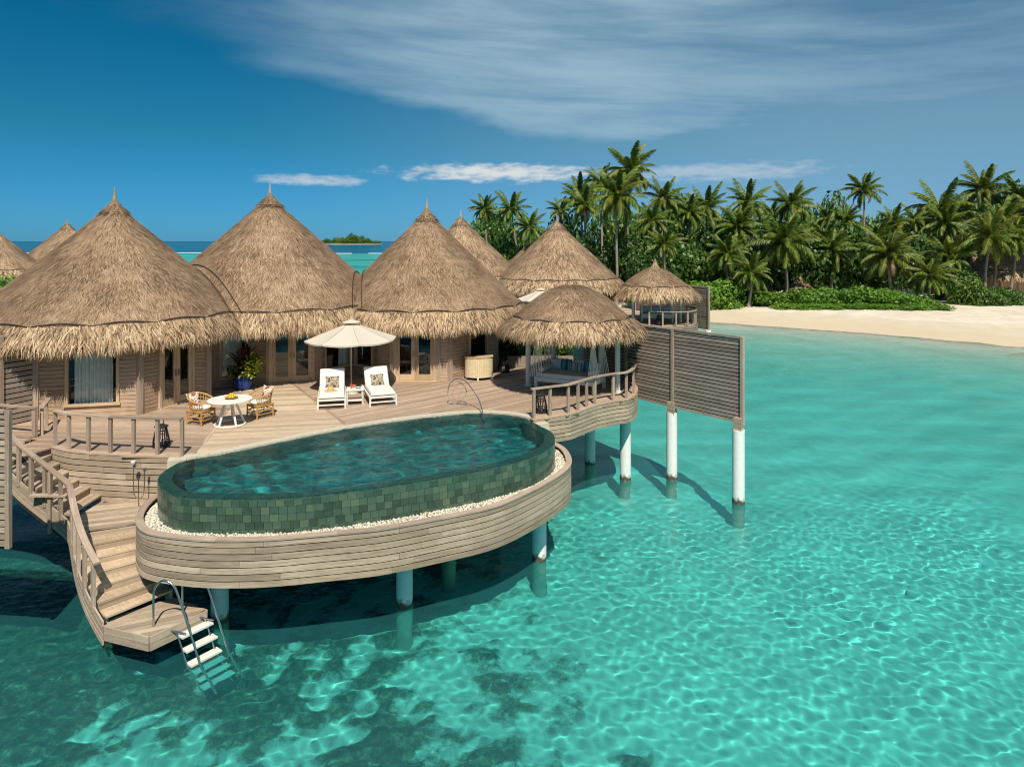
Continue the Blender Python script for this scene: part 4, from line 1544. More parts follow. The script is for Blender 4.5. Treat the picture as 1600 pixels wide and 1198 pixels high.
wall_seg(hutC, offC, (-2.4, 26.32), (-.65, 28.5), [(1.05, 2.2, 'open', .72, 2.25)])
wall_seg(hutC, offC, (-.65, 28.5), (-.8, 30.5))
back_wall(hutA, offA, [(-14.35, 20.6)] + arc(HUTS['A']['c'], 3.9, 255, 60, 8)[1:])
back_wall(hutB, offB, arc(HUTS['B']['c'], 4.0, 190, 30, 8))
back_wall(hutC, offC, arc(HUTS['C']['c'], 3.7, 10, 150, 7))


# cords down the valleys where two roofs meet
def valley(ka, kb, root, off):
    a, b = HUTS[ka], HUTS[kb]
    ca, cb = np.array(a['c']), np.array(b['c'])
    ax = (cb - ca); D = np.hypot(*ax); ax = ax / D; pe = np.array([ax[1], -ax[0]])
    for sh in (-.16, .20):
        pts = []
        for s_ in np.linspace(-4.6, 4.6, 120):
            lo, hi = 0.0, D
            for _ in range(40):
                m_ = (lo + hi) / 2; p = ca + ax * m_ + pe * s_
                za = a['za'] - (a['za'] - a['zs']) / a['rs'] * np.hypot(*(p - ca)); zb = b['za'] - (b['za'] - b['zs']) / b['rs'] * np.hypot(*(p - cb))
                if za > zb: lo = m_
                else: hi = m_
            p = ca + ax * (lo + sh) + pe * s_
            za = a['za'] - (a['za'] - a['zs']) / a['rs'] * np.hypot(*(p - ca)); zb = b['za'] - (b['za'] - b['zs']) / b['rs'] * np.hypot(*(p - cb))
            z = max(za, zb)
            if z > max(a['zs'], b['zs']) - .05: pts.append((p[0], p[1], DECK + z + .07))
        if len(pts) > 3:
            part('valley_cord', MB().tube(resample(pts, step=.2, smooth=False), .022, 5), M['rope'], root, off)


valley('A', 'B', hutB, offB)
valley('B', 'C', hutB, offB)


# ------------------------------------------------------------------ near pavilion
def dome_prof(za, rs, zs, pw=1.75):
    return lambda q: (rs * q, za + (zs - za) * q ** pw)


PAV = (2.18, 24.95)
pav = thing('thatched_pavilion', 'open round pavilion with low domed thatch on white columns, nearest the lagoon', 'pavilion', (*PAV, DECK), group='open thatched pavilions')
thatch_roof(pav, 3.80, 2.12, 2.58, 2.50, 2.24, 32000, 26000, None, 7, dome_prof(3.80, 2.12, 2.55), cap=False, finial=False, scallop=10, fl=(.26, .50))
for k, (cx, cy_) in enumerate(((-1.58, .45), (1.58, -.62), (-.55, 1.6), (1.2, 1.15))):
    mb = MB().lathe([(.13, 0), (.13, .05), (.095, .06), (.095, 2.6)], 18, (cx, cy_, 0))
    part('column', mb, M['white'], pav, smooth=40)


# ------------------------------------------------------------------ distant villa and other huts
def far_hut(label, c, z0=DECK, sc_=1.0, seed=31, N=16000, NF=7000, wall=True):
    if not hasattr(far_hut, 'proto'):
        root = thing('thatched_hut', label, 'hut', (*c, z0), group='thatched huts farther off')
        thatch_roof(root, 6.7, 4.3, 2.75, 4.85, 2.1, N, NF, None, seed, w=.075, ln=.6)
        mb = MB().lathe([(3.7, 0), (3.7, 2.5)], 16)
        part('wall', mb, M['wall'], root)
        mb = MB()
        for k in range(16):
            a = 2 * math.pi * (k + .5) / 16
            mb.bar((3.72 * math.cos(a), 3.72 * math.sin(a), 0), (3.72 * math.cos(a), 3.72 * math.sin(a), 2.5), .16, .16)
        part('wall_posts', mb, M['rail'], root, kind='stuff')
        far_hut.proto = root
        root.scale = (sc_,) * 3
        return root
    return dup(far_hut.proto, (*c, z0), rnd.uniform(0, 6), label, sc_)


far_hut('conical thatched hut of the farther villa, just left of its pavilion', (3.15, 48.0), seed=31)
far_hut('conical thatched roof half hidden behind the right slope of the near right hut', (-3.75, 50.0), sc_=1.05)
far_hut('distant thatched roof cut off by the left edge of the picture', (-47.4, 62.0))
far_hut('distant thatched cone between the left edge roof and the near left hut', (-45.6, 70.0), sc_=1.06)

# deck of the farther villa
fd = thing('deck', 'timber deck of the farther villa', None, (3, 49, DECK), kind='structure')
FDP = [(-9, 45), (-2, 43.6), (5, 43), (8.2, 43.2), (10.4, 42.9), (11.7, 43.6), (12.2, 45.2), (12, 48), (9, 55), (-8, 56), (-11, 50)]
part('deck_base', MB().prism(FDP, DECK - .2, DECK - .04), M['dark'], fd, (3, 49, DECK))
for q in board_pieces(FDP, R(5), [], .6, .02):
    part('plank', board_mb(q, DECK - .04, DECK), M['deck_warm'], fd, (3, 49, DECK))
fe = resample([(-2, 43.6), (5, 43), (8.2, 43.2), (10.4, 42.9), (11.7, 43.6), (12.2, 45.2), (12.1, 47)], step=.4)
sk = thing('timber_skirt', 'slatted skirt under the deck of the farther villa', 'slatted skirt', (5, 43, DECK))
slat_skirt(sk, (5, 43, DECK), fe, DECK - .02, 6, .125, .02, 'fence', cut=6)
for x, y, lab in ((3, 44.5, 'pile under the sun terrace edge of the farther villa'), (8, 44.5, 'pile under the farther pavilion deck, left one'), (11.2, 45.2, 'pile under the farther pavilion deck, right one')):
    pile(x, y, 2.95, lab)
pav2 = thing('thatched_pavilion', 'farther open pavilion whose domed thatch ends in a small peak', 'pavilion', (9.55, 45.6, DECK), group='open thatched pavilions')


def peak_prof(q):
    q = np.asarray(q, float)
    dome = 3.65 + (2.35 - 3.65) * q ** 1.5
    return 2.2 * q, np.maximum(dome, 4.25 - 5.2 * q)


thatch_roof(pav2, 4.25, 2.2, 2.35, 2.75, 1.85, 12000, 6500, None, 8, peak_prof, cap=False, finial=False, scallop=10, fl=(.35, .7), w=.06)
for k, (cx, cy_) in enumerate(((-1.55, -.5), (1.6, -.35), (-1.2, 1.3), (1.2, 1.3))):
    part('column', MB().lathe([(.13, 0), (.13, .05), (.10, .06), (.10, 2.5)], 14, (cx, cy_, 0)), M['white'], pav2, smooth=40)
fr = [(p[0], p[1], DECK) for p in offset_path(fe, -.08)][int(len(fe) * .62):]
railing('small curved railing on the farther pavilion deck', fr, resample(fr, count=9, smooth=False), h=.93, pw=.10)
screen('farther slatted screen beside the farther pavilion, in front of the beach', [(13.2, 45.8), (11.3, 49.5), (9.6, 53)], 2.5, 5.35, 22, face=1)
pile(13.15, 45.8, 2.5, 'pile under the seaward end of the farther slatted screen', .2)


# ------------------------------------------------------------------ furniture
def cushion(name, size, mat, label, cat, loc, rot, group=None, puff=1.0):
    """a soft square pillow: size (w, h, thickness), standing in the XZ plane of its own frame"""
    w, h, t = size
    n = 10
    mb = MB()
    for sgn in (1, -1):
        b = len(mb.v)
        for i in range(n + 1):
            for j in range(n + 1):
                u, v = i / n * 2 - 1, j / n * 2 - 1
                k = (1 - abs(u) ** 2.6) * (1 - abs(v) ** 2.6)
                pin = 1 - .09 * (1 - abs(u) ** 2) * abs(v) ** 3 - .0
                pin2 = 1 - .09 * (1 - abs(v) ** 2) * abs(u) ** 3
                mb.v.append((u * w / 2 * pin2, sgn * (t / 2) * max(k, 0) ** .55 * puff, v * h / 2 * pin + h / 2))
        for i in range(n):
            for j in range(n):
                q = [b + i * (n + 1) + j, b + (i + 1) * (n + 1) + j, b + (i + 1) * (n + 1) + j + 1, b + i * (n + 1) + j + 1]
                if sgn == -1: pass
                else: q = q[::-1]
                uvs = [((mb.v[x][0] / w + .5), (mb.v[x][2] / h)) for x in q]
                mb.face(q, uvs)
    me = mb.mesh(name, mat, smooth=70)
    o = put(name, me, None, loc, rot)
    return tag(o, label, cat, group)


def pattern_mat(name, stops, scale=8.0, kind='voronoi'):
    m = Mat(name)
    tc = m.n('ShaderNodeTexCoord')
    if kind == 'stripes':
        sp = m.n('ShaderNodeSeparateXYZ'); m.L.new(tc.outputs['UV'], sp.inputs[0])
        f = m.math('FRACT', m.math('MULTIPLY', sp.outputs[0], scale))
        r = m.n('ShaderNodeValToRGB'); r.color_ramp.interpolation = 'CONSTANT'
        el = r.color_ramp.elements
        while len(el) < len(stops): el.new(.5)
        for e, (p, c) in zip(el, stops): e.position = p; e.color = (*c, 1)
        m.L.new(f, r.inputs[0]); col = r.outputs[0]
    else:
        v = m.n('ShaderNodeTexVoronoi', i_Scale=scale); m.L.new(tc.outputs['UV'], v.inputs['Vector'])
        nz = m.noise(tc.outputs['UV'], scale * 1.6, 3)
        f = m.math('ADD', m.math('MULTIPLY', v.outputs['Distance'], .6), m.math('MULTIPLY', nz, .5))
        r = m.n('ShaderNodeValToRGB'); r.color_ramp.interpolation = 'CONSTANT'
        el = r.color_ramp.elements
        while len(el) < len(stops): el.new(.5)
        for e, (p, c) in zip(el, stops): e.position = p; e.color = (*c, 1)
        m.L.new(f, r.inputs[0]); col = r.outputs[0]
    m.bsdf(col, .85, .1)
    return m.m


M['ikat'] = pattern_mat('ikat_print', [(0, (.40, .08, .05)), (.36, (.58, .24, .10)), (.42, (.66, .61, .53)), (.54, (.66, .61, .53)), (.60, (.28, .10, .07))], 3.6)
M['mosaic'] = pattern_mat('mosaic_print', [(0, (.09, .08, .06)), (.36, (.36, .16, .06)), (.42, (.50, .43, .30)), (.48, (.12, .14, .08)), (.54, (.55, .49, .37)), (.62, (.10, .07, .05))], 7)
M['stripe_teal'] = pattern_mat('teal_stripes', [(0, (.03, .22, .28)), (.34, (.02, .12, .18)), (.5, (.05, .30, .36)), (.8, (.55, .56, .52)), (.9, (.03, .2, .26))], 2.2, 'stripes')
M['stripe_multi'] = pattern_mat('multi_stripes', [(0, (.62, .58, .50)), (.22, (.20, .17, .13)), (.40, (.60, .56, .50)), (.55, (.05, .22, .25)), (.72, (.40, .33, .24)), (.88, (.65, .6, .52))], 2.6, 'stripes')


def lounger(label):
    """head towards +Y; origin under the middle of the seat"""
    root = thing('sun_lounger', label, 'sun lounger', (0, 0, 0), group='white sun loungers on the deck')
    w, ln = .84, 2.0
    z = .30
    fm = MB()
    for sx in (-1, 1): fm.bar((sx * w / 2, -ln / 2, z), (sx * w / 2, ln / 2, z), .05, .07)
    for y in (-ln / 2, ln / 2, .1): fm.bar((-w / 2, y, z), (w / 2, y, z), .05, .06)
    part('frame', fm, M['white'], root)
    part('foot_rail', MB().bar((-w / 2, -ln / 2, .14), (w / 2, -ln / 2, .14), .03, .04), M['white'], root)
    for sx in (-1, 1):
        for y in (-ln / 2, ln / 2 - .15):
            part('leg', MB().bar((sx * (w / 2 + .01), y, 0), (sx * w / 2, y, z - .035), .055, .055, up=(0, 1, 0)), M['white'], root)
    slat = MB()
    for k in range(9): slat.bar((-w / 2 + .03, -ln / 2 + .1 + k * .13, z + .03), (w / 2 - .03, -ln / 2 + .1 + k * .13, z + .03), .09, .02)
    part('seat_slats', slat, M['white'], root, kind='stuff')

    def pad(y0, z0, y1, z1, t):
        n = 8; mb = MB(); pts = []
        d = Vector((0, y1 - y0, z1 - z0)); l = d.length; d /= l
        nn = Vector((0, -d.z, d.y))
        prof = [(-w / 2 + .02, 0.02), (-w / 2 + .01, t * .5), (-w / 2 + .04, t * .92), (-w / 2 + .12, t), (w / 2 - .12, t), (w / 2 - .04, t * .92), (w / 2 - .01, t * .5), (w / 2 - .02, .02)]
        rings = []
        for k, (f, s_) in enumerate(((0, .6), (.02, .9), (.06, 1), (.94, 1), (.98, .9), (1, .6))):
            b = len(mb.v)
            for (x, h_) in prof:
                p = Vector((x, y0, z0)) + d * (l * f) + nn * (h_ * s_ + .02 * (1 - s_))
                mb.v.append(tuple(p))
            rings.append(b)
        m_ = len(prof)
        for a, b in zip(rings[:-1], rings[1:]):
            for k in range(m_):
                mb.face((a + k, a + (k + 1) % m_, b + (k + 1) % m_, b + k))
        mb.face([rings[0] + k for k in reversed(range(m_))]); mb.face([rings[-1] + k for k in range(m_)])
        return mb
    part('seat_cushion', pad(-ln / 2 - .02, z + .045, .25, z + .045, .12), M['cushion'], root, smooth=50)
    part('back_cushion', pad(.22, z + .06, .72, z + .66, .11), M['cushion'], root, smooth=50)
    bk = MB()
    for sx in (-.36, .36): bk.bar((sx, .25, z + .02), (sx, .76, z + .63), .045, .045)
    for k in range(4): bk.bar((-.36, .36 + k * .12, z + .14 + k * .145), (.36, .36 + k * .12, z + .14 + k * .145), .04, .05)
    bk.bar((0, .70, z + .55), (0, .95, z), .04, .04)
    part('backrest_frame', bk, M['white'], root)
    return root


def rot_xy(p, a, o):
    return (o[0] + p[0] * math.cos(a) - p[1] * math.sin(a), o[1] + p[0] * math.sin(a) + p[1] * math.cos(a))


lg = lounger('left white lounger carrying a straw hat on its seat')
LA = (-6.02, 22.85); RA_ = (-4.55, 23.25)
lg.location = (*LA, DECK); lg.rotation_euler.z = R(14)
lg2 = dup(lg, (*RA_, DECK), R(20), 'right white lounger with no hat, beside the small side table')
for (o, a, lab) in ((LA, R(14), 'patterned square cushion on the lounger with the straw hat'), (RA_, R(20), 'patterned square cushion on the right lounger')):
    x, y = rot_xy((0, .09), a, o)
    cushion('cushion', (.46, .44, .15), M['mosaic'], lab, 'cushion', (x, y, DECK + .47), (R(-40), 0, a), 'patterned cushions on the loungers')
hx, hy = rot_xy((-.04, -.42), R(14), LA)
hat = MB().lathe([(.0, .125), (.05, .13), (.085, .115), (.10, .06), (.105, .015), (.20, .0), (.205, -.006), (.1, -.004), (.0, -.004)][::-1], 22)
M['straw'] = plain('hat_straw', (.55, .36, .16), .8, .2, var=.2, scale=40)
ho = put('straw_hat', hat.mesh('straw_hat', M['straw'], smooth=60), None, (hx, hy, DECK + .475)); tag(ho, 'straw sun hat lying on the left lounger', 'hat')

# side table with a drink
sx_, sy_ = -5.22, 22.72
tb = thing('side_table', 'small square white side table between the two loungers', 'side table', (sx_, sy_, DECK), R(12))
part('table_top', MB().box((0, 0, .475), (.56, .56, .03)), M['white'], tb)
part('lower_shelf', MB().box((0, 0, .13), (.48, .48, .025)), M['white'], tb)
for i in (-1, 1):
    for j in (-1, 1):
        part('leg', MB().bar((i * .255, j * .255, 0), (i * .24, j * .24, .46), .045, .045), M['white'], tb)
M['drink'] = plain('red_drink', (.55, .08, .03), .1, .5)
dk = put('drink_glass', MB().lathe([(.028, 0), (.034, .09), (.036, .14), (.03, .14), (.028, .1)], 14).mesh('drink_glass', M['drink'], smooth=50), None, (sx_ - .12, sy_ - .02, DECK + .49)); tag(dk, 'glass of red drink on the side table', 'glass')
M['coral'] = plain('coral_cup', (.6, .16, .09), .5)
dk = put('cup', MB().lathe([(.04, 0), (.055, .06), (.055, .09), (.045, .085)], 14).mesh('cup', M['coral'], smooth=50), None, (sx_ - .06, sy_ + .12, DECK + .49)); tag(dk, 'small coral red cup behind the drink on the side table', 'cup')
sg = thing('sunglasses', 'black sunglasses lying on the side table', 'sunglasses', (sx_ + .10, sy_ + .02, DECK + .49), R(20))
for s_ in (-1, 1):
    part('lens', MB().lathe([(.032, 0), (.034, .012), (.03, .02)], 12, (s_ * .045, 0, 0)), M['black'], sg)
    part('temple', MB().bar((s_ * .078, .0, .01), (s_ * .07, .12, .008), .008, .012), M['black'], sg)
part('bridge', MB().bar((-.02, 0, .014), (.02, 0, .014), .01, .01), M['black'], sg)


def umbrella(label, loc, r=1.62, zc=2.52, drop=.60, n=8, rz=R(22.5)):
    root = thing('parasol', label, 'parasol', loc, rz, group='white parasols')
    part('pole', MB().lathe([(.026, 0), (.026, zc + .05)], 12), M['frame'], root)
    part('base', MB().lathe([(.30, 0), (.30, .05), (.05, .07), (.04, .30), (.03, .32)], 20), M['white'], root)
    mb = MB()
    rim = [(r * math.cos(2 * math.pi * k / n), r * math.sin(2 * math.pi * k / n), zc - drop) for k in range(n)]
    sub = 5
    for k in range(n):
        a, b = Vector(rim[k]), Vector(rim[(k + 1) % n]); t_ = Vector((0, 0, zc))
        g = []
        for i in range(sub + 1):
            row = []
            f = .14 + (1 - .14) * i / sub
            for j in range(sub + 1):
                p = t_.lerp(a.lerp(b, j / sub), f)
                sag = .05 * f * (1 - (2 * j / sub - 1) ** 2)
                p.z -= sag + .02 * math.sin(math.pi * f)
                row.append(tuple(p))
            g.append(row)
        base = len(mb.v)
        for row in g: mb.v += row
        m_ = sub + 1
        for i in range(sub):
            for j in range(sub):
                mb.face((base + i * m_ + j, base + (i + 1) * m_ + j, base + (i + 1) * m_ + j + 1, base + i * m_ + j + 1))
        # hem
        hb = len(mb.v)
        for j in range(m_):
            p = g[sub][j]; mb.v += [p, (p[0] * .997, p[1] * .997, p[2] - .05)]
        for j in range(sub): mb.face((hb + 2 * j, hb + 2 * j + 1, hb + 2 * j + 3, hb + 2 * j + 2))
    cn = part('canopy', mb, M['canvas'], root)
    vm = MB()
    vr = [(.33 * math.cos(2 * math.pi * k / n), .33 * math.sin(2 * math.pi * k / n), zc - .02) for k in range(n)]
    b = len(vm.v); vm.v += vr + [(0, 0, zc + .10)]
    for k in range(n): vm.face((b + k, b + (k + 1) % n, b + n))
    part('vent_cap', vm, M['canvas'], root)
    for k in range(n):
        part('rib', MB().bar((0, 0, zc - .03), (rim[k][0] * .99, rim[k][1] * .99, rim[k][2] - .01), .02, .02), M['frame'], root)
    part('finial', MB().lathe([(.03, zc + .09), (.03, zc + .13), (.01, zc + .17)], 10), M['frame'], root)
    return root


def canvas_mat():
    m = Mat('canvas')
    b = m.bsdf((.66, .60, .50), .85, .1)
    t = m.n('ShaderNodeBsdfTranslucent'); t.inputs[0].default_value = (.6, .53, .42, 1)
    mx = m.n('ShaderNodeMixShader'); mx.inputs[0].default_value = .25
    m.L.new(b.outputs[0], mx.inputs[1]); m.L.new(t.outputs[0], mx.inputs[2]); m.L.new(mx.outputs[0], m.out.inputs[0])
    return m.m


M['canvas'] = canvas_mat()
um = umbrella('open cream parasol shading the two loungers', (-5.72, 24.3, DECK))
dup(um, (1.75, 41.2, DECK), R(10), 'far parasol just above the dome of the near pavilion', .98)
fdk2 = thing('deck', 'small sun terrace of the farther villa', None, (1.5, 41.5, DECK), kind='structure')
part('deck_base', MB().prism([(-2, 39.8), (4.5, 39.6), (5, 43.1), (-2, 43.7)], DECK - .2, DECK), M['deck_warm'], fdk2, (1.5, 41.5, DECK))

# dining table
TX, TY = -8.28, 20.05
dt = thing('dining_table', 'round white dining table with splayed legs holding a bowl of fruit', 'table', (TX, TY, DECK))
part('table_top', MB().lathe([(.58, .715), (.62, .725), (.625, .745), (.615, .755)], 44), M['white'], dt, smooth=40)
for k in range(5):
    a = 2 * math.pi * k / 5 + .5
    part('leg', MB().tube([(.13 * math.cos(a), .13 * math.sin(a), .715), (.40 * math.cos(a), .40 * math.sin(a), .02)], .032, 8), M['white'], dt, smooth=60)
part('base_ring', MB().tube([(.42 * math.cos(2 * math.pi * k / 40), .42 * math.sin(2 * math.pi * k / 40), .025) for k in range(40)], .032, 8, closed=True), M['white'], dt, smooth=60)
bw = put('fruit_bowl', MB().lathe([(.06, 0), (.14, .02), (.19, .05), (.185, .055), (.13, .03), (.02, .02)], 24).mesh('fruit_bowl', M['rattan'], smooth=60), None, (TX + .02, TY + .05, DECK + .755)); tag(bw, 'shallow woven bowl on the dining table', 'bowl')
M['fruit'] = plain('yellow_fruit', (.72, .42, .02), .45, .4, var=.2)
FRUIT = ['yellow fruit at the left side of the bowl', 'yellow fruit at the front of the bowl', 'yellow fruit at the right side of the bowl', 'yellow fruit at the back of the bowl',
         'topmost yellow fruit of the heap, left of two', 'topmost yellow fruit of the heap, right of two', 'yellow fruit at the back left of the bowl', 'yellow fruit at the front right of the bowl']
fm = MB().lathe([(.01, -.042), (.03, -.032), (.043, 0), (.034, .03), (.008, .044)], 12).mesh('yellow_fruit', M['fruit'], smooth=80)
for k, (a, b, c) in enumerate(((-.09, .0, .07), (.0, -.09, .07), (.09, .02, .07), (.0, .08, .07), (-.02, -.01, .12), (.05, -.04, .125), (-.07, .07, .075), (.07, -.08, .075))):
    o = put('yellow_fruit', fm, None, (TX + .02 + a, TY + .05 + b, DECK + .755 + c), (rnd.uniform(0, 3), rnd.uniform(0, 3), 0))
    tag(o, FRUIT[k], 'fruit', 'fruit in the bowl')


def rattan_chair(label):
    """faces -Y; tub chair with a hooped back"""
    root = thing('rattan_chair', label, 'chair', (0, 0, 0), group='rattan dining chairs')
    seat_r = .31
    for (x, y) in ((-.27, -.27), (.27, -.27), (-.25, .27), (.25, .27)):
        part('leg', MB().tube([(x * 1.03, y * 1.03, 0), (x, y, .42)], .022, 8), M['rattan'], root, smooth=60)
    fr = MB()
    for z in (.13, .24, .36):
        loop = [(-.27, -.27, z), (.27, -.27, z), (.25, .27, z), (-.25, .27, z)]
        for k in range(4): fr.tube([loop[k], loop[(k + 1) % 4]], .014, 6)
    for s_ in (-1, 1):
        fr.tube([(s_ * .27, -.27, .13), (s_ * .26, .0, .36), (s_ * .25, .27, .13)], .011, 6)
    fr.tube([(-.27, -.27, .13), (0, -.275, .36), (.27, -.27, .13)], .011, 6)
    part('frame', fr, M['rattan'], root, smooth=60)
    part('seat', MB().box((0, 0, .40), (.58, .58, .04)), M['rattan'], root)
    # hoop: arms low in front rising to the back
    hoop = []
    for k in range(25):
        a = -2.45 + 4.9 * k / 24 + math.pi / 2
        r = .37
        zz = .60 + .26 * (math.cos(a - math.pi / 2) * .5 + .5)
        hoop.append((r * math.cos(a), r * math.sin(a) * .95, zz))
    part('arm_hoop', MB().tube(hoop, .026, 8), M['rattan'], root, smooth=60)
    sp = MB()
    for k in range(0, 25):
        x, y, z = hoop[k]
        sp.tube([(x * .80, y * .80, .42), (x * 1.0, y * 1.0, z)], .010, 5)
    for f in (.35, .7):
        sp.tube([(x * (.8 + .2 * f), y * (.8 + .2 * f), .42 + (z - .42) * f) for x, y, z in hoop], .010, 5)
    part('back_spindles', sp, M['rattan'], root, kind='stuff')
    part('seat_cushion', MB().lathe([(.24, .42), (.28, .44), (.285, .48), (.25, .50)], 20, (0, -.01, 0)), M['cushion'], root, smooth=60)
    return root


ch = rattan_chair('left rattan tub chair, facing the table sideways')
C1 = (-9.22, 20.22); C2 = (-7.72, 20.95)
ch.location = (*C1, DECK); ch.rotation_euler.z = R(72)
dup(ch, (*C2, DECK), R(-38), 'rattan tub chair behind the dining table on its right')
x, y = rot_xy((-.02, .20), R(72), C1)
cushion('cushion', (.42, .40, .14), M['ikat'], 'red and white printed cushion on the left rattan chair', 'cushion', (x, y, DECK + .50), (R(-18), 0, R(60)), 'printed cushions on the rattan chairs')
x, y = rot_xy((-.02, .20), R(-38), C2)
cushion('cushion', (.46, .42, .14), M['ikat'], 'red and white printed cushion on the right rattan chair', 'cushion', (x, y, DECK + .50), (R(-16), 0, R(-30)), 'printed cushions on the rattan chairs')


def lantern(label, loc, s_=1.0):
    root = thing('lantern', label, 'lantern', loc, group='black woven lanterns')
    sl = MB()
    for k in range(20):
        a = 2 * math.pi * k / 20
        sl.tube([(.20 * math.cos(a), .20 * math.sin(a), .03), (.19 * math.cos(a), .19 * math.sin(a), .2), (.12 * math.cos(a), .12 * math.sin(a), .52)], .012, 5)
    for z, r in ((.02, .205), (.14, .2), (.36, .16)):
        sl.tube([(r * math.cos(2 * math.pi * k / 20), r * math.sin(2 * math.pi * k / 20), z) for k in range(20)], .012, 5, closed=True)
    part('cage', sl, M['black'], root)
    part('base', MB().lathe([(.215, 0), (.215, .05), (.19, .06)], 20), M['black'], root)
    part('lid', MB().lathe([(.17, .51), (.175, .53), (.11, .56), (.07, .58)], 20), M['black'], root)
    part('handle', MB().tube([(.065 * math.cos(2 * math.pi * k / 18), 0, .645 + .065 * math.sin(2 * math.pi * k / 18)) for k in range(18)], .013, 6, closed=True), M['black'], root)
    part('candle', MB().lathe([(.06, .06), (.06, .2)], 14), M['white'], root)
    root.scale = (s_,) * 3
    return root


def pt(px, py, z=DECK): return (*P(px, py, z), z)


l1 = lantern('black woven lantern by the left deck railing', (*P(252, 697), DECK))
dup(l1, (*P(844.5, 644), DECK), .3, 'black woven lantern at the left end of the pavilion railing', 1.05)
dup(l1, (*P(787, 581), DECK), .6, 'black woven lantern in the shade by the garden behind the bar cabinet', 1.15)
dup(l1, (9.4, 43.6, DECK), .6, 'black woven lantern on the farther pavilion deck', 1.1)

# blue pot with plants
BPX, BPY = -9.78, 24.85
bp_ = put('plant_pot', MB().lathe([(.22, 0), (.30, .08), (.35, .25), (.34, .42), (.30, .50), (.33, .54), (.30, .55), (.27, .48), (.02, .46)], 32).mesh('plant_pot', M['bluepot'], smooth=50), None, (BPX, BPY, DECK)); tag(bp_, 'big glossy blue plant pot between the left and middle huts', 'plant pot')


def blade_plant(name, label, loc, n, ln, mat, up=(.4, 1.4), w=.07, spread=.12, seed=0, z0=(0, .5)):
    r = random.Random(seed)
    V, f, cnt, tint = [], [], [], []
    for k in range(n):
        a = r.uniform(0, 2 * math.pi); e = r.uniform(*up); L_ = ln * r.uniform(.6, 1.15)
        bx, by, bz = r.gauss(0, spread), r.gauss(0, spread), r.uniform(*z0)
        p = Vector((bx, by, bz)); side = Vector((-math.sin(a), math.cos(a), 0))
        m_ = 4; b = len(V); t_ = r.uniform(.1, .9)
        for i in range(m_ + 1):
            q = i / m_
            ww = w * (math.sin(math.pi * min(q * .92 + .08, 1)) ** .8) * .5
            V.append(tuple(p - side * ww)); V.append(tuple(p + side * ww))
            tint += [t_ + .1 * q] * 2
            ee = e - q * q * 1.5
            p = p + Vector((math.cos(a) * math.cos(ee), math.sin(a) * math.cos(ee), math.sin(ee))) * (L_ / m_)
        for i in range(m_):
            f += [b + 2 * i, b + 2 * i + 1, b + 2 * i + 3, b + 2 * i + 2]; cnt.append(4)
    me = np_mesh(name, np.array(V), np.array(f), cnt, mat, {'tint': np.array(tint)})
    o = put(name, me, None, loc)
    return tag(o, label, 'plant')


M['cordy'] = leaf_mat('cordyline_red', (.02, .006, .012), (.075, .012, .02), (.24, .05, .03))
M['orange_leaf'] = leaf_mat('orange_leaf', (.10, .05, .01), (.30, .12, .03), (.42, .20, .05))
M['croton'] = leaf_mat('croton_leaf', (.05, .12, .012), (.26, .34, .025), (.58, .56, .06))
M['leaf_dark'] = leaf_mat('dark_leaf', (.015, .042, .008), (.05, .11, .016), (.13, .22, .04))
M['leaf_bright'] = leaf_mat('bright_leaf', (.035, .10, .010), (.12, .255, .022), (.30, .43, .06))
M['leaf_mid'] = leaf_mat('mid_leaf', (.02, .058, .008), (.07, .155, .018), (.19, .28, .045))
M['frond'] = leaf_mat('palm_frond', (.025, .062, .008), (.10, .165, .018), (.36, .40, .06), trans=.3)
blade_plant('cordyline', 'dark red cordyline rising from the blue pot', (BPX, BPY, DECK + .5), 46, .58, M['cordy'], up=(.5, 1.5), w=.10, seed=2, z0=(.25, .75))
blade_plant('foliage_plant', 'orange brown leaves at the front of the blue pot', (BPX + .02, BPY - .15, DECK + .46), 26, .45, M['orange_leaf'], up=(.1, 1.0), w=.09, seed=5, z0=(.1, .5))
blade_plant('croton', 'yellow green croton on the right side of the blue pot', (BPX + .36, BPY - .12, DECK + .46), 190, .33, M['croton'], up=(.0, 1.4), w=.10, spread=.15, seed=3, z0=(0, .75))
blade_plant('foliage_plant', 'green leaves spilling from the blue pot under the cordyline', (BPX - .10, BPY - .1, DECK + .45), 110, .34, M['leaf_mid'], up=(-.1, 1.2), w=.09, spread=.17, seed=4, z0=(0, .35))

# curtains (hang inside the windows)
def curtain(label, a, b, z0, z1, n=9):
    d = Vector((b[0] - a[0], b[1] - a[1], 0)); l = d.length; d /= l; nn = Vector((d.y, -d.x, 0))
    pts = []
    for k in range(n * 6 + 1):
        t = k / (n * 6)
        w_ = math.sin(t * n * 2 * math.pi) * .045 + math.sin(t * n * 3.3) * .015
        pts.append((a[0] + d.x * l * t + nn.x * w_, a[1] + d.y * l * t + nn.y * w_, z0))
    me = MB().ribbon(pts, z1 - z0, .006, 1).mesh('curtain', M['curtain'], (a[0], a[1], z0), 60)
    return tag(put('curtain', me, None, (a[0], a[1], z0)), label, 'curtain', 'pale curtains inside the windows')


curtain('white sheer curtain drawn across the left hut window', (-13.45, 21.0), (-12.42, 21.26), DECK + .40, DECK + 2.35, 10)
curtain('pale curtain in the window behind the blue pot', (-10.75, 25.3), (-10.15, 25.66), DECK + .38, DECK + 2.35, 5)
curtain('pale blue curtain in the bay window left of the parasol pole', (-6.95, 27.35), (-6.62, 27.78), DECK + .42, DECK + 2.35, 4)

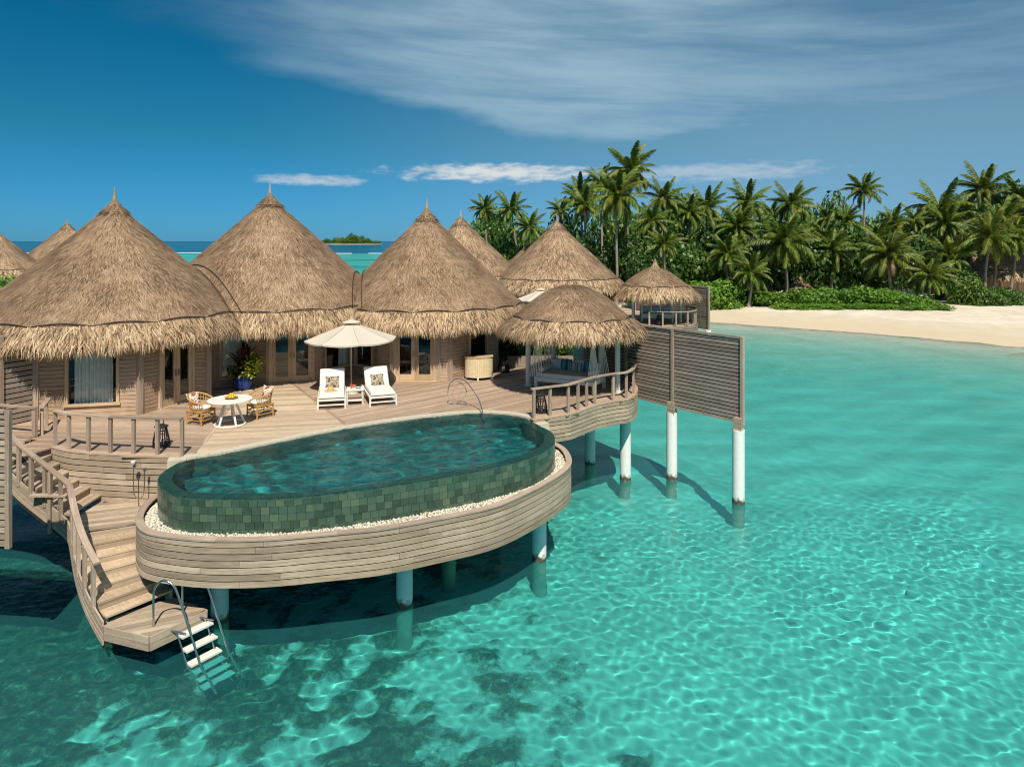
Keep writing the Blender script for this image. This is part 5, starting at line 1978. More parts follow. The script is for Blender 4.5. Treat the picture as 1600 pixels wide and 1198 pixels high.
# inside: bed, cabinet, chaise
M['linen'] = plain('bed_linen', (.62, .58, .52), .9, .1)
bd = thing('bed', 'pale bed seen through the glass doors of the middle hut', 'bed', (-9.0, 28.6, DECK), R(15))
part('bed_base', MB().box((0, 0, .2), (2.0, 2.1, .3)), M['frame'], bd)
part('mattress', MB().box((0, 0, .47), (1.9, 2.0, .24)), M['linen'], bd)
part('headboard', MB().box((0, 1.08, .7), (2.1, .08, 1.1)), M['frame'], bd)
for s_ in (-1, 1):
    cushion('pillow', (.7, .42, .2), M['linen'], 'pale pillow on the left side of the indoor bed' if s_ < 0 else 'pale pillow on the right side of the indoor bed', 'pillow', (*rot_xy((s_ * .45, .8), R(15), (-9.0, 28.6)), DECK + .6), (R(-35), 0, R(15)), 'pillows on the indoor bed')
cb = thing('cabinet', 'low wooden cabinet inside the right pane of the middle hut doors', 'cabinet', (-7.55, 27.25, DECK), R(20))
part('carcass', MB().box((0, 0, .4), (.7, .45, .8)), M['frame'], cb)
part('cabinet_top', MB().box((0, 0, .82), (.76, .5, .04)), M['wall'], cb)
cz = thing('armchair', 'pale low armchair behind the glass doors of the right hut', 'armchair', (-3.6, 28.2, DECK), R(-30))
part('seat', MB().box((0, 0, .3), (.9, .85, .28)), M['linen'], cz)
part('backrest', MB().box((0, .4, .62), (.9, .16, .5)), M['linen'], cz)
for s_ in (-1, 1): part('armrest', MB().box((s_ * .42, .05, .5), (.12, .75, .2)), M['linen'], cz)
M['amber'] = plain('amber_shade', (.55, .30, .05), .7)
lp_ = thing('pendant_lamp', 'amber drum lampshade seen through the open serving window', 'lamp', (-1.85, 28.3, DECK + 1.35))
part('lamp_shade', MB().lathe([(.30, 0), (.42, .30), (.42, .75), (.36, .9)], 24), M['amber'], lp_, smooth=40)
part('cord', MB().tube([(0, 0, .9), (0, 0, 1.6)], .01, 6), M['black'], lp_)

# serving cabinet
bcx, bcy = -1.30, 26.72
bc = thing('bar_cabinet', 'half-round cream slatted bar cabinet on white feet', 'cabinet', (bcx, bcy, DECK), R(6))
M['cream'] = plain('cream_bamboo', (.68, .55, .34), .6, .3, var=.15, scale=14)
nst = 24
body = []
for k in range(nst + 1):
    a = math.pi + math.pi * k / nst
    body.append((.54 * math.cos(a), .42 * math.sin(a)))
part('carcass', MB().prism([(x * .96, y * .96 + .0) for x, y in body] + [(.52, .12), (-.52, .12)], .14, .86), M['cream'], bc)
for k in range(nst):
    a = math.pi + math.pi * (k + .5) / nst
    part('slat', MB().box((.535 * math.cos(a), .415 * math.sin(a), .50), (.062, .025, .72), math.atan2(.42 * math.cos(a), -.54 * math.sin(a))), M['cream'], bc)
part('top', MB().prism([(x * 1.06, y * 1.06) for x, y in body] + [(.57, .16), (-.57, .16)], .865, .90), M['frame'], bc)
part('plinth_rail', MB().prism([(x * 1.02, y * 1.02) for x, y in body] + [(.55, .13), (-.55, .13)], .115, .138), M['white'], bc)
for x, y in ((-.48, -.05), (.48, -.05), (-.05, -.40), (.42, .08), (-.42, .08)):
    part('leg', MB().bar((x * 1.05, y * 1.05, 0), (x, y, .115), .05, .05), M['white'], bc)

# spiral handrail by the pool
sp0 = P(716, 632)
hr = thing('pool_handrail', 'bent metal handrail ending in a spiral scroll at the pool edge', 'handrail', (*sp0, DECK))
sp = []
for k in range(64):
    t = k / 63
    a = math.pi * 1.5 - 2 * math.pi * 2.1 * t
    r = .36 * (1 - t) + .06
    sp.append((r * math.cos(a) * .92, -.10 * math.cos(a) * r, .40 + r * math.sin(a)))
part('scroll', MB().tube(sp, .013, 7), M['bronze'] if 'bronze' in M else M['rail'], hr, smooth=60)
ex, ey = P(757, 656, 3.06)
arcp = [(-.34, .02, .40), (-.31, 0, .62), (-.16, -.03, .80), (.05, -.1, .87), (.28, -.25, .80), (.5, -.5, .60), (.75, -.85, .28), (ex - sp0[0], ey - sp0[1], -.10), (ex - sp0[0] + .05, ey - sp0[1] - .05, -.5)]
part('grab_rail', MB().tube(resample(arcp, step=.06), .017, 8), M['steel'], hr, smooth=60)
part('foot', MB().tube([(-.3, .05, .02), (0, 0, .02), (.3, -.05, .02)], .015, 6), M['steel'], hr)
part('stem', MB().tube([(0, 0, .0), (0, 0, .10)], .018, 6), M['steel'], hr)

# swinging daybed
DBC = (2.12, 24.95); DBA = R(-25.5)
db = thing('daybed', 'white daybed hung from corded corners under the near pavilion', 'daybed', (*DBC, DECK), DBA)
fm_ = MB()
W_, D_ = 2.2, 1.15
for y in (-D_ / 2, D_ / 2): fm_.bar((-W_ / 2, y, .36), (W_ / 2, y, .36), .06, .14)
for x in (-W_ / 2, W_ / 2): fm_.bar((x, -D_ / 2, .36), (x, D_ / 2, .36), .06, .14)
part('frame', fm_, M['white'], db)
for x in (-W_ / 2, W_ / 2):
    for y in (-D_ / 2, D_ / 2):
        part('leg', MB().bar((x, y, .0), (x, y, .44), .10, .10), M['white'], db)
        rp = MB()
        for k in range(7):
            t = (k - 3) / 3
            rp.tube([(x + t * .22 * (-1 if x > 0 else 1) * 1, y, .44), (x * .93 + t * .05, y * .8, 2.45)], .014, 5)
        part('hanging_cords', rp, M['cord'] if 'cord' in M else M['cloth'], db)
mt = MB().box((0, 0, .50), (W_ - .06, D_ - .04, .17))
M['ticking'] = pattern_mat('ticking', [(0, (.66, .60, .52)), (.5, (.56, .50, .43)), (.62, (.66, .60, .52))], 3.0, 'stripes')
part('mattress', mt, M['linen2'] if 'linen2' in M else M['cushion'], db)
for nm, x, w_, mat, lab, yy, rx in (('cushion', -.72, .46, 'cushion', 'plain cream cushion at the left of the near daybed', .38, -14), ('cushion', -.33, .48, 'stripe_teal', 'left teal striped cushion on the near daybed', .40, -14),
                             ('cushion', .22, .46, 'cushion', 'cream cushion standing behind the striped lumbar cushion on the near daybed', .44, -10), ('cushion', .10, .58, 'stripe_multi', 'wide brown and teal striped cushion leaning in front on the near daybed', .26, -22),
                             ('cushion', .58, .46, 'stripe_teal', 'right teal striped cushion on the near daybed', .38, -16), ('cushion', .86, .42, 'cushion', 'plain cream cushion at the right end of the near daybed', .30, -16)):
    p = rot_xy((x, yy), DBA, DBC)
    cushion(nm, (w_, .42 if w_ < .55 else .34, .15), M[mat], lab, 'cushion', (*p, DECK + .58), (R(rx), 0, DBA + R(rnd.uniform(-8, 8))), 'cushions on the near daybed')
for x, lab in ((-.98, 'cream bolster at the left end of the near daybed'), (.98, 'cream bolster at the right end of the near daybed')):
    p = rot_xy((x * .98, 0), DBA, DBC)
    me = MB().tube([(0, -.42, 0), (0, -.40, 0), (0, .40, 0), (0, .42, 0)], [.09, .105, .105, .09], 18).mesh('bolster', M['cushion'], smooth=50)
    tag(put('bolster', me, None, (*p, DECK + .69), (0, 0, DBA)), lab, 'bolster', 'bolsters on the near daybed')

# far daybed
d2 = thing('daybed', 'white framed daybed in the farther pavilion', 'daybed', (9.6, 45.4, DECK), R(-5))
for x in (-1.0, 1.0):
    for y in (-.5, .5): part('post', MB().bar((x, y, 0), (x, y, 2.1), .08, .08), M['white'], d2)
part('frame', MB().box((0, 0, .40), (2.1, 1.1, .16)), M['white'], d2)
part('mattress', MB().box((0, 0, .53), (1.95, 1.0, .12)), M['cushion'], d2)
M['paleblue'] = plain('pale_blue_cloth', (.50, .56, .66), .9, .1)
for x, lab in ((-.62, 'left pale cushion on the far daybed'), (0, 'middle pale cushion on the far daybed'), (.62, 'right pale cushion on the far daybed')):
    cushion('cushion', (.58, .48, .2), M['paleblue'], lab, 'cushion', (9.6 + x, 45.5, DECK + .6), (R(-16), 0, R(-5)), 'cushions on the far daybed')

# swim ladder
lx, ly, lz = -6.76, 13.95, .75
la = Vector((.93, -.12, 0)).normalized()
acr = Vector((.36, .50, 0)).normalized()
lad = thing('swim_ladder', 'stainless ladder with two hooped rails and white treads going into the water', 'ladder', (lx, ly, lz))
for s_ in (-.30, .30):
    o_ = acr * s_
    b0 = o_ - la * .28
    pts = [b0, b0 + Vector((0, 0, .62)), b0 + Vector((0, 0, .80)) + la * .05, b0 + Vector((0, 0, .93)) + la * .20, b0 + Vector((0, 0, .88)) + la * .38, b0 + Vector((0, 0, .68)) + la * .52,
           b0 + Vector((0, 0, -.1)) + la * .80, b0 + Vector((0, 0, -.78)) + la * 1.03, b0 + Vector((0, 0, -1.7)) + la * 1.34]
    part('hoop_rail', MB().tube(resample([tuple(p) for p in pts], step=.07), .022, 10), M['steel'], lad, smooth=60).cycles.is_caustics_receiver = True
    st0 = o_ + la * .22 + Vector((0, 0, -.08))
    part('stile', MB().tube([tuple(st0), tuple(st0 + la * .62 + Vector((0, 0, -1.8)))], .018, 8), M['steel'], lad, smooth=60).cycles.is_caustics_receiver = True
    part('bracket', MB().tube([tuple(o_ + la * .08 + Vector((0, 0, -.06))), tuple(o_ + la * .42 + Vector((0, 0, -.10)))], .015, 8), M['steel'], lad, smooth=60)
for k in range(6):
    c = la * (.32 + .095 * k) + Vector((0, 0, -.16 - .275 * k))
    mb = MB().bar(tuple(c - acr * .33), tuple(c + acr * .33), .20, .035)
    part('tread', mb, M['white'], lad).cycles.is_caustics_receiver = True

# shower hose on the left skirt
shx, shy = P(212, 724, 2.98)
sh = thing('outdoor_shower', 'small hand shower with looping hose fixed to the left skirt', 'shower', (shx, shy - .06, 1.9))
part('bracket', MB().box((0, .02, 1.06), (.07, .05, .10)), M['steel'], sh)
part('shower_head', MB().lathe([(.02, 1.08), (.06, 1.15), (.055, 1.18)], 14, (0, -.05, 0)), M['white'], sh, smooth=50)
part('hose', MB().tube(resample([(0, -.03, 1.05), (.0, -.04, .6), (.03, -.04, .34), (.13, -.04, .24), (.24, -.04, .34), (.27, -.04, .6), (.27, -.03, .92)], step=.05), .013, 6), M['steel'], sh, smooth=60)
part('tap', MB().box((.27, 0, .95), (.05, .08, .07)), M['steel'], sh)

# bracket shelf on the stair stringer
gx, gy, gz = at_path(stair_out, .40)
gb = thing('shelf_bracket', 'short timber shelf fixed to the stair railing at the bend', 'shelf', (gx, gy - .05, gz + .35))
part('shelf_board', MB().bar((-.45, -.02, 0), (.42, -.02, 0), .16, .035), M['rail'], gb)
part('support', MB().bar((0, .0, -.9), (0, .0, .55), .09, .07), M['rail'], gb)


# ------------------------------------------------------------------ vegetation
def frond_mesh(name, length, droop, seed, dead=False):
    r = random.Random(seed)
    V, f, cnt, tint = [], [], [], []
    n = 14
    pts = []; p = Vector((0, 0, 0)); a = 0.0
    for i in range(n + 1):
        pts.append(p.copy())
        q = i / n
        a = -droop * q ** 1.6
        p = p + Vector((math.cos(a), 0, math.sin(a))) * (length / n)
    # rachis
    for i, p in enumerate(pts):
        w = .055 * (1 - i / n) + .008
        V += [(p.x, -w, p.z), (p.x, w, p.z), (p.x, 0, p.z + w)]
        tint += [.85, .85, .95]
    for i in range(n):
        b = 3 * i
        for k in range(3):
            f += [b + k, b + (k + 1) % 3, b + 3 + (k + 1) % 3, b + 3 + k]; cnt.append(4)
    m = 54
    for s_ in (-1, 1):
        for k in range(m):
            t = .10 + .88 * (k + r.random() * .6) / m
            x = t * n; i = min(int(x), n - 1); fr_ = x - i
            o = pts[i].lerp(pts[i + 1], fr_)
            tg = (pts[i + 1] - pts[i]).normalized()
            L_ = length * .24 * (math.sin(math.pi * min(t * .86 + .12, 1)) ** .7) * r.uniform(.8, 1.15)
            fw = .55 + .5 * t
            d = (tg * fw + Vector((0, s_, 0)) * 1.0 + Vector((0, 0, -1)) * r.uniform(.15, .75)).normalized()
            w = .062 * length / 4
            b = len(V)
            e = o + d * L_ * .55; tip = o + (d + Vector((0, 0, -.45 - .5 * r.random()))).normalized() * L_
            V += [tuple(o - tg * w), tuple(o + tg * w), tuple(e + tg * w * .8), tuple(e - tg * w * .8), tuple(tip)]
            tt = r.gauss(.42, .16) + (.1 if t > .8 else 0)
            tint += [tt, tt, tt + .05, tt + .05, tt + .12]
            f += [b, b + 1, b + 2, b + 3, b + 3, b + 2, b + 4]; cnt += [4, 3]
    return np_mesh(name, np.array(V), np.array(f), cnt, M['frond'] if not dead else M['dead_frond'], {'tint': np.array(tint)})


M['dead_frond'] = leaf_mat('dead_frond', (.10, .065, .03), (.24, .16, .08), (.36, .26, .14))
M['frond_yellow'] = leaf_mat('palm_frond_yellow', (.045, .075, .01), (.15, .18, .022), (.36, .34, .06), trans=.3)
FR = [frond_mesh('frond', 4.2, d, 60 + i) for i, d in enumerate((.5, .8, 1.1, 1.5, 1.9, 1.0))]
FRY = []
for i in (0, 2, 3, 4):
    m_ = FR[i].copy(); m_.name = 'frond'; m_.materials[0] = M['frond_yellow']; FRY.append(m_)
FRD = [frond_mesh('frond', 3.6, 2.2, 80, True)]
COCO = MB().lathe([(.02, -.14), (.10, -.07), (.12, 0), (.08, .10), (.02, .13)], 8).mesh('coconut', M['croton'], smooth=80)


def palm(label, px, py, Y, size=1.0, lean=0.0, nf=20, yellow=.25, seed=0, low=-.55):
    r = random.Random(seed * 7 + 3)
    X = (px - 800) * Y / F
    zc = H + (376 - py) * Y / F
    bx = X - lean * zc * .35; by = Y + r.uniform(-.5, .5)
    gz = float(ground_z(np.array([bx]), np.array([by]))[0])
    root = thing('palm_tree', label, 'palm tree', (bx, by, gz), group='coconut palms on the island')
    h = max(zc - gz, .6)
    pts = []
    for k in range(8):
        t = k / 7
        pts.append(((X - bx) * (t ** 1.5) + .15 * math.sin(t * 5 + seed), (Y - by) * t, h * t))
    tr_ = MB().tube(pts, [.20 - .09 * k / 7 + (.10 if k == 0 else 0) for k in range(8)], 8)
    part('trunk', tr_, M['trunk'], root, smooth=60)
    top = Vector(pts[-1])
    for k in range(nf):
        t = (k + .5) / nf
        el = R(80) + (low - R(80)) * t ** .85 + r.uniform(-.12, .12)
        az = k * 2.39996 + r.uniform(-.25, .25)
        if t > .93 and r.random() < .5: me = FRD[0]
        else:
            ms = FRY if r.random() < yellow else FR
            me = ms[min(int(t * len(ms) * .8 + r.random() * 1.2), len(ms) - 1)]
        o = put('frond', me, root, top + Vector((0, 0, .15 * (1 - t))), (r.uniform(-.3, .3), -el, az))
        s_ = size * r.uniform(.85, 1.12); o.scale = (s_, s_, s_)
    for k in range(r.randint(3, 6)):
        a = r.uniform(0, 6.28)
        put('coconut', COCO, root, top + Vector((.26 * math.cos(a), .26 * math.sin(a), -.22 - .15 * r.random())))
    return root


PALMS = [  # label, px, py, Y, size, lean
    ('bushy palm with yellowing fronds behind the far left roof peak of the farther villa', 759, 328, 97, .82, .05),
    ('dark crowned palm with leaning thin trunk between the two farther roofs', 799, 329, 95, .85, -.25),
    ('low palm with yellow hanging fronds above the grey roof behind the huts', 826, 357, 92, .72, .1),
    ('small palm just left of the farther villa peak', 874, 330, 101, .75, 0),
    ('palm at the left of the tall clump above the farther villa', 905, 304, 96, .88, -.05),
    ('second palm from the left in the tall clump', 914, 322, 92, .85, .05),
    ('slim palm in the middle of the tall clump', 940, 287, 95, .95, .02),
    ('wide pale crowned palm with the long bare trunk, front of the tall clump', 966, 308, 84, 1.12, .03),
    ('tallest palm, rising above the clump over the farther villa', 986, 268, 92, 1.0, .05),
    ('spreading palm just right of the tall clump', 1036, 312, 93, .95, .0),
    ('mid height palm below the spreading one, right of the tall clump', 1018, 345, 90, .85, .05),
    ('young palm with pale ribs above the farther pavilion roof', 1038, 384, 80, .85, .0),
    ('palm with drooping crown left of the tan roof in the trees', 1078, 332, 95, .85, -.05),
    ('upright palm against the sky, above the tan roof in the trees', 1105, 326, 98, .95, .05),
    ('young palm with pale arching fronds left of the thicket roof', 1136, 398, 82, .95, .0),
    ('dark palm of feathery crown over the middle of the thicket', 1167, 316, 92, .95, .0),
    ('low palm tucked under the dark feathery one', 1152, 356, 88, .85, .0),
    ('short palm with bent fronds at the edge of the bright shrubs', 1172, 428, 79, .82, .0),
    ('palm standing against the sky over the beach thicket', 1238, 320, 93, .95, .0),
    ('large low palm with long drooping fronds over the grey thicket roof', 1228, 380, 83, 1.05, .0),
    ('small distant palm on the skyline left of the lone tall palm', 1293, 340, 106, .8, .0),
    ('smaller distant palm close to the lone tall palm', 1321, 346, 104, .78, .0),
    ('lone tall palm standing clear above the skyline', 1348, 298, 93, .98, -.12),
    ('palm with upright light fronds in the middle of the thicket', 1300, 392, 86, .9, .0),
    ('palm behind the middle thicket with half hidden crown', 1290, 372, 95, .85, .0),
    ('palm with broad crown on the skyline right of the lone tall palm', 1398, 348, 94, .9, .0),
    ('broad low palm with bright yellow ribs above the beach hedge', 1390, 400, 80, 1.1, .0),
    ('dark palm filling the gap behind the broad low palm', 1368, 375, 93, .9, .0),
    ('low palm whose fronds touch the beach hedge', 1452, 432, 77, .85, .0),
    ('palm with fan of light fronds right of the beach hedge', 1482, 404, 82, .82, .1),
    ('dark crowned palm at the left of the right hand group', 1470, 328, 92, 1.05, .0),
    ('yellow tinged palm below the dark crowned one', 1480, 352, 88, .95, .0),
    ('tall palm peaking above the right hand group', 1538, 298, 90, 1.05, .0),
    ('palm crown between the two tallest of the right hand group', 1508, 330, 95, .9, .0),
    ('palm with pale trunk in front of the beach house roof, left of three', 1545, 372, 80, 1.05, .06),
    ('middle of three pale trunked palms before the beach house', 1560, 352, 84, 1.0, .0),
    ('leaning pale trunked palm before the beach house, right of three', 1588, 372, 82, 1.0, .22),
    ('palm cut by the right edge of the picture, high crown', 1600, 312, 88, 1.05, .0),
    ('palm cut by the right edge of the picture, lower crown', 1622, 350, 84, 1.0, .0),
    ('distant palm on the skyline between the dark and the standing palms', 1205, 336, 104, .8, .0),
    ('distant palm low on the skyline right of the lone tall palm', 1430, 345, 104, .8, .0),
    ('distant palm on the skyline near the upright one', 1060, 336, 106, .8, .0),
]
for i, (lab, px, py, Y, s_, lean) in enumerate(PALMS):
    palm(lab, px, py, Y, s_ * .92 * (.84 + .30 * ((i * 37) % 11) / 10), lean + ((i * 53) % 13 - 6) * .018, nf=30 if Y < 90 else 24, yellow=.32 if Y < 86 else .10, seed=i)


def leaf_blob(name, n, leaf, seed, mat, flat=1.0, shell=.45):
    """lumpy mass of leaf faces, unit radius, sitting on z = 0"""
    r = np.random.default_rng(seed)
    k = 9
    cen = r.normal(0, 1, (k, 3)); cen /= np.linalg.norm(cen, axis=1)[:, None]
    cen *= r.uniform(.25, .62, (k, 1)); rad = r.uniform(.32, .52, k)
    which = r.integers(0, k, n)
    d = r.normal(0, 1, (n, 3)); d /= np.linalg.norm(d, axis=1)[:, None]
    rr = rad[which] * (1 - shell * r.uniform(0, 1, n) ** 2)
    p = cen[which] + d * rr[:, None]
    p[:, 2] = np.abs(p[:, 2] + .45) * flat
    nn = d + r.normal(0, .55, (n, 3)); nn /= np.linalg.norm(nn, axis=1)[:, None]
    a = np.cross(nn, r.normal(0, 1, (n, 3))); a /= np.linalg.norm(a, axis=1)[:, None]
    b = np.cross(nn, a)
    sz = leaf * r.uniform(.6, 1.3, n)
    A = p - a * (sz * .5)[:, None]; B = p + b * (sz * .36)[:, None]; C = p + a * (sz * .6)[:, None]; D = p - b * (sz * .36)[:, None]
    V = np.stack([A, B, C, D], 1).reshape(-1, 3)
    t = np.repeat(.45 + r.normal(0, .17, n) + .25 * (r.uniform(0, 1, k)[which] - .5), 4)
    return np_mesh(name, V, np.arange(n * 4).reshape(-1, 4), np.full(n, 4), mat, {'tint': t})


BRIGHT = [leaf_blob('shrub', 3200, .10, 200 + i, M['leaf_bright'], .8) for i in range(3)]
MID = [leaf_blob('crown', 3600, .095, 210 + i, M['leaf_mid'], 1.0) for i in range(4)]
DARKC = [leaf_blob('crown', 3600, .09, 220 + i, M['leaf_dark'], 1.0) for i in range(3)]


def shrub(label, px, Y, r, h, ms, group='leafy shrubs edging the beach', base=None):
    X = (px - 800) * Y / F
    z = float(ground_z(np.array([X]), np.array([Y]))[0]) if base is None else base
    o = put('shrub', rnd.choice(ms), None, (X, Y, z - .1), (0, 0, rnd.uniform(0, 6.28)))
    o.scale = (r, r, h)
    return tag(o, label, 'shrub', group)


def tree(label, px, Y, r, h, ms, trunk=True):
    X = (px - 800) * Y / F
    z = float(ground_z(np.array([X]), np.array([Y]))[0])
    root = thing('broadleaf_tree', label, 'tree', (X, Y, z), rnd.uniform(0, 6), group='broadleaf trees behind the beach')
    part('trunk', MB().tube([(0, 0, -.2), (.1, .1, h * .3), (-.1, .2, h * .55)], [.25, .2, .12], 8), M['trunk'], root, smooth=60)
    o = put('crown', rnd.choice(ms), root, (0, 0, h * .12)); o.scale = (r, r, h * .78)
    return root


# bright hedge plants in front
BR = [('bright green shrub rising beside the farther slatted screen', 1112, 80, 4.3, 3.6), ('bright round shrub next to the screen, second along the beach', 1140, 80.5, 3.6, 2.8),
      ('low bright shrub under the short bent palm', 1178, 80.5, 3.2, 1.8), ('bright shrub left of the mid hedge', 1215, 80, 3.0, 1.9), ('bright shrub in the mid hedge under the large low palm', 1245, 79.5, 3.2, 2.2),
      ('rounded shrub in the centre of the beach hedge', 1278, 79, 3.2, 2.4), ('shrub right of the hedge centre', 1312, 78.5, 3.0, 2.2), ('broad shrub under the upright light palm', 1345, 78, 3.2, 2.3),
      ('shrub below the broad low palm', 1378, 77.5, 3.0, 2.0), ('shrub at the right part of the beach hedge', 1410, 77, 2.8, 1.9), ('last shrub before the hedge tip', 1440, 76.5, 2.3, 1.5)]
for lab, px, Y, r, h in BR: shrub(lab, px, Y, r, h, BRIGHT)
for k in range(11):
    px = 1225 + k * 24
    shrub(['creeping beach plant at the foot of the hedge, left end', 'creeping beach plant second from the left end of the hedge foot', 'creeping beach plant third from the left end of the hedge foot', 'creeping plant on the sand below the hedge centre, left side',
           'creeping plant on the sand below the hedge centre', 'creeping plant on the sand below the hedge centre, right side', 'creeping plant on the sand under the broad low palm', 'creeping plant on the sand right of the broad low palm',
           'creeping plant third from the tip of the hedge', 'creeping plant next to the tip of the hedge', 'creeping plant forming the pointed tip of the hedge'][k], px, 76.8 - k * .28, 1.9, .75, BRIGHT, 'creeping plants in front of the hedge')
for lab, px, Y, r, h in (('dark round bush beside the sandy path', 1508, 79, 2.9, 3.6), ('olive bush before the beach house, left', 1532, 78.5, 2.4, 2.0), ('olive bush before the beach house, middle', 1556, 78.5, 2.4, 1.9), ('olive bush before the beach house, right', 1580, 78.8, 2.2, 1.8),
                         ('shrub in shade at the back of the sandy path', 1478, 86, 2.6, 2.2)):
    shrub(lab, px, Y, r, h, MID, 'bushes round the beach house')
TRL = ['broad tree with dense dark leaves behind the farther villa', 'dark tree left of the long bare palm trunk', 'dark tree right of the long bare palm trunk', 'glossy dark tree low behind the farther pavilion', 'leafy tree above the bright screen shrubs',
       'dark tree under the upright skyline palm', 'tree behind the short bent palm', 'dark tree behind the large low palm', 'tree in the shaded centre of the thicket', 'dark tree below the lone tall palm', 'tree behind the broad low palm', 'dark tree left of the sandy path',
       'dark tree at the head of the sandy path', 'tree beside the beach house roof', 'tree over the beach house on the right edge', 'dark tree behind the right hand palms']
for k, (px, Y, r, h, d_) in enumerate(((905, 92, 4.6, 9, 1), (938, 87, 4.2, 8, 1), (985, 88, 4.6, 8, 1), (1010, 81, 4.0, 6.2, 1), (1060, 88, 4.8, 8.5, 0), (1100, 90, 4.6, 9.5, 1), (1150, 87, 4.4, 8.5, 1), (1205, 89, 5, 9, 1),
                                       (1262, 88, 5, 8.5, 1), (1325, 90, 5, 9.5, 1), (1375, 88, 4.8, 8, 1), (1432, 87, 4.6, 8, 1), (1492, 92, 4.8, 9, 1), (1500, 100, 5, 11, 0), (1610, 96, 5.5, 12, 0), (1550, 102, 5.5, 11, 1))):
    tree(TRL[k], px, Y, r, h, DARKC if d_ else MID)
for k, (px, Y, r, h) in enumerate(((742, 99, 4.2, 9), (778, 98, 4.4, 8.5), (822, 99, 4.2, 8), (846, 103, 4.2, 9.5), (868, 96, 4.0, 9.0))):
    tree(['leafy tree at the left end of the island behind the farther roofs', 'leafy tree under the yellowing bushy palm', 'leafy tree by the low yellow palm', 'leafy tree left of the farther villa peak', 'leafy tree behind the farther villa peak'][k], px, Y, r, h, MID)


# closed woodland behind
def woodland():
    r = np.random.default_rng(77)
    V, T = [], []
    base = []
    for ms in (MID + DARKC):
        n = len(ms.vertices); co = np.empty(n * 3, np.float32); ms.vertices.foreach_get('co', co)
        t = np.empty(n, np.float32); ms.attributes['tint'].data.foreach_get('value', t)
        base.append((co.reshape(-1, 3), t))
    for k in range(64):
        px = 735 + (2160 - 735) * k / 63
        Y = 106 + r.uniform(-4, 7) - max(px - 1650, 0) * .02
        X = (px - 800) * Y / F
        co, t = base[r.integers(0, len(base))]
        a = r.uniform(0, 6.28); s_ = r.uniform(4.2, 5.8); h = r.uniform(9.0, 12.0)
        x = co[:, 0] * math.cos(a) - co[:, 1] * math.sin(a); y = co[:, 0] * math.sin(a) + co[:, 1] * math.cos(a)
        V.append(np.stack([x * s_ + X, y * s_ + Y, co[:, 2] * h + .6], -1)); T.append(t + r.uniform(-.15, .1))
    V = np.concatenate(V); T = np.concatenate(T)
    o = put('woodland', np_mesh('woodland', V, np.arange(len(V)).reshape(-1, 4), np.full(len(V) // 4, 4), M['leaf_mid'], {'tint': T}), kind='stuff')
    tag(o, 'dense green woodland closing the view behind the palms')


woodland()

# roofs among the trees
far_hut('small tan thatched roof showing among the palms above the screen shrubs', (34.5, 98), 2.2, .95)
far_hut('grey thatched roof between the two farther villa roofs', (1.9, 92), 1.2, .98)
far_hut('weathered thatched roof low in the thicket behind the beach hedge', (36.5, 86.5), -.9, .72)
bh = far_hut('large thatched beach house with posts at the right edge', (64.5, 91), .9, 1.35)
for k, x in enumerate((56.4, 59.6)):
    o = put('house_post', MB().lathe([(.17, 0), (.15, 3.2)], 12).mesh('house_post', M['frame'], smooth=50), None, (x, 84.8, 1.0))
    tag(o, ['left pale post of the beach house veranda', 'right pale post of the beach house veranda'][k], 'post', 'veranda posts of the beach house')
# loungers on the beach at the right edge
M['greycloth'] = plain('grey_cloth', (.16, .18, .22), .9)
bl = lounger('grey lounger on the sand at the right edge of the picture')
bl.location = (58.9, 78.6, float(ground_z(np.array([58.9]), np.array([78.6]))[0])); bl.rotation_euler.z = R(115); bl['group'] = 'loungers on the beach'
for c in bl.children:
    if 'cushion' in c.name: c.data = c.data.copy(); c.data.materials[0] = M['greycloth']
b2 = dup(lg, (59.6, 83.5, float(ground_z(np.array([59.6]), np.array([83.5]))[0]) + .3), R(80), 'white lounger by the beach house posts', 1.1, 'loungers on the beach')

# green bush at the far left villa
shrub('green bush below the distant roof on the left edge', 6, 55, 2.0, 2.6, BRIGHT, 'leafy plants around the villas', 3.0)
fd3 = thing('deck', 'deck of the distant villa on the left', None, (-46, 62, DECK), kind='structure')
part('deck_base', MB().prism([(-56, 52), (-38, 52), (-38, 76), (-56, 76)], DECK - .25, DECK), M['deck_warm'], fd3, (-46, 62, DECK))
# garden plants in the gap behind the near pavilion
gp = thing('planter_wall', 'low timber planter wall in shade behind the near pavilion', 'planter', (.2, 29.2, DECK))
part('planter_front', MB().bar((-.75, 29.0, DECK + .25), (2.6, 29.0, DECK + .25), .08, .5), M['fence'], gp, (.2, 29.2, DECK))
part('planter_back', MB().bar((-.75, 31.6, DECK + .25), (2.6, 31.6, DECK + .25), .08, .5), M['fence'], gp, (.2, 29.2, DECK))
part('planter_soil', MB().box((.9, 30.3, DECK + .3), (3.3, 2.5, .1)), M['dark'], gp, (.2, 29.2, DECK))
for k, (px, Y, r, h) in enumerate(((792, 30, .9, 1.7), (815, 30.2, .8, 1.3), (838, 30.4, .9, 1.4), (870, 30.4, 1.0, 1.4))):
    shrub(['tall dark shrub behind the bar cabinet', 'leafy shrub left of the pavilion column', 'leafy shrub just right of the pavilion column', 'leafy shrub behind the near daybed'][k], px, Y, r, h, MID if k else DARKC, 'leafy plants around the villas', DECK + .35)


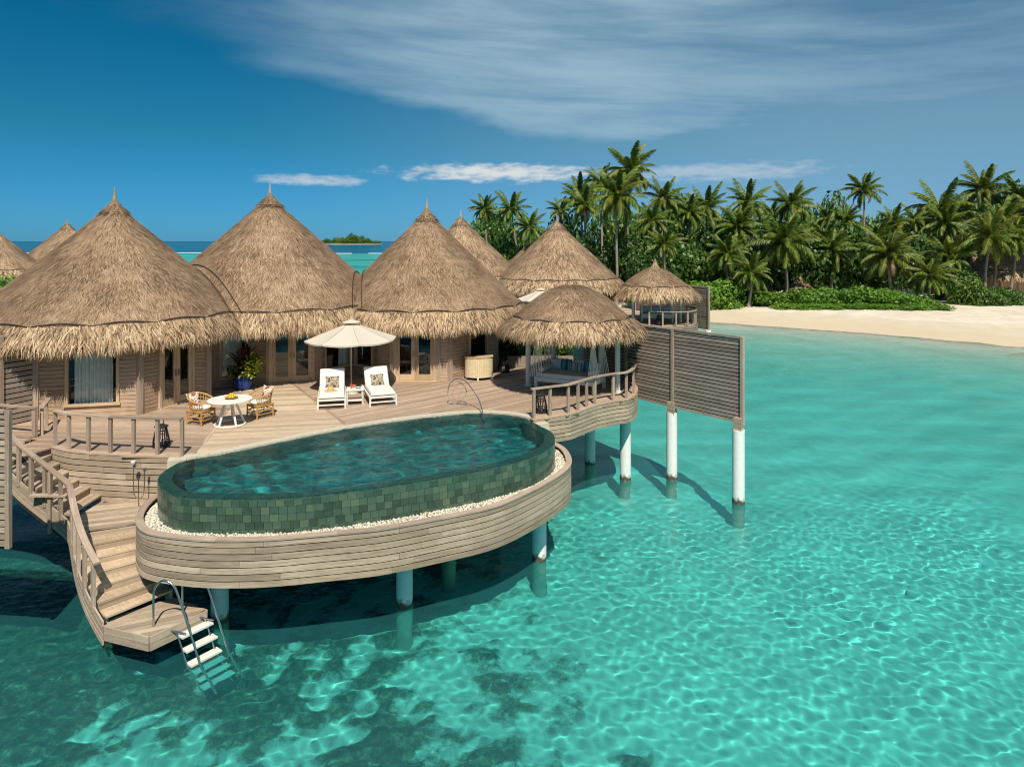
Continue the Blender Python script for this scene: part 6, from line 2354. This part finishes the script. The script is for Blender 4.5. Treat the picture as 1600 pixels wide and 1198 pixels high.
# far island on the horizon
def far_island():
    Y = 1500.0
    X0, X1 = (498 - 800) * Y / F, (596 - 800) * Y / F
    r = np.random.default_rng(9)
    me = MB()
    n = 40
    pl = [((X0 + X1) / 2 + (X1 - X0) / 2 * 1.02 * math.cos(2 * math.pi * k / n), Y + 45 * math.sin(2 * math.pi * k / n)) for k in range(n)]
    m = MB().prism(pl, -1, 1.3)
    o = part('far_island_beach', m, M['sand'], kind='structure'); tag(o, 'white sand strip of the small island on the horizon')
    V, T = [], []
    base = [c for c in MID + DARKC]
    for k in range(46):
        ms = base[r.integers(0, len(base))]
        nn = len(ms.vertices); co = np.empty(nn * 3, np.float32); ms.vertices.foreach_get('co', co); co = co.reshape(-1, 3)[:4 * 700]
        t = r.uniform(0, 1)
        x = X0 + (X1 - X0) * (.03 + .90 * t); prof = (.35 + .65 * math.sin(math.pi * min(t * 1.0 + .05, 1)) ** .8) * (1.1 if t > .45 else .85)
        s_ = r.uniform(7, 12); h = 15 * prof * r.uniform(.8, 1.25)
        V.append(np.stack([co[:, 0] * s_ + x, co[:, 1] * s_ + Y + r.uniform(-25, 25), co[:, 2] * h + .5], -1)); T.append(np.full(len(co), r.uniform(.2, .8)))
    V = np.concatenate(V); T = np.concatenate(T)
    # bring the leaf faces up to clump size
    Q = V.reshape(-1, 4, 3); c = Q.mean(1, keepdims=True); V = (c + (Q - c) * 2.2).reshape(-1, 3)
    o = put('far_woodland', np_mesh('far_woodland', V, np.arange(len(V)).reshape(-1, 4), np.full(len(V) // 4, 4), M['leaf_mid'], {'tint': T}), kind='stuff')
    tag(o, 'trees covering the small island on the horizon')
    # surf on the outer reef
    mb = MB()
    for (a, b, Yr) in ((-170, 40, 452), (-330, -215, 470)):
        for k in range(24):
            x = a + (b - a) * r.uniform(0, 1); l = r.uniform(6, 26)
            mb.box((x, Yr + r.uniform(-3, 3), .12), (l, r.uniform(1.0, 3.0), .3))
    w = plain('surf_foam', (.8, .82, .82), .8)
    o = part('surf', mb, w, kind='stuff'); tag(o, 'line of white surf on the outer reef')


far_island()
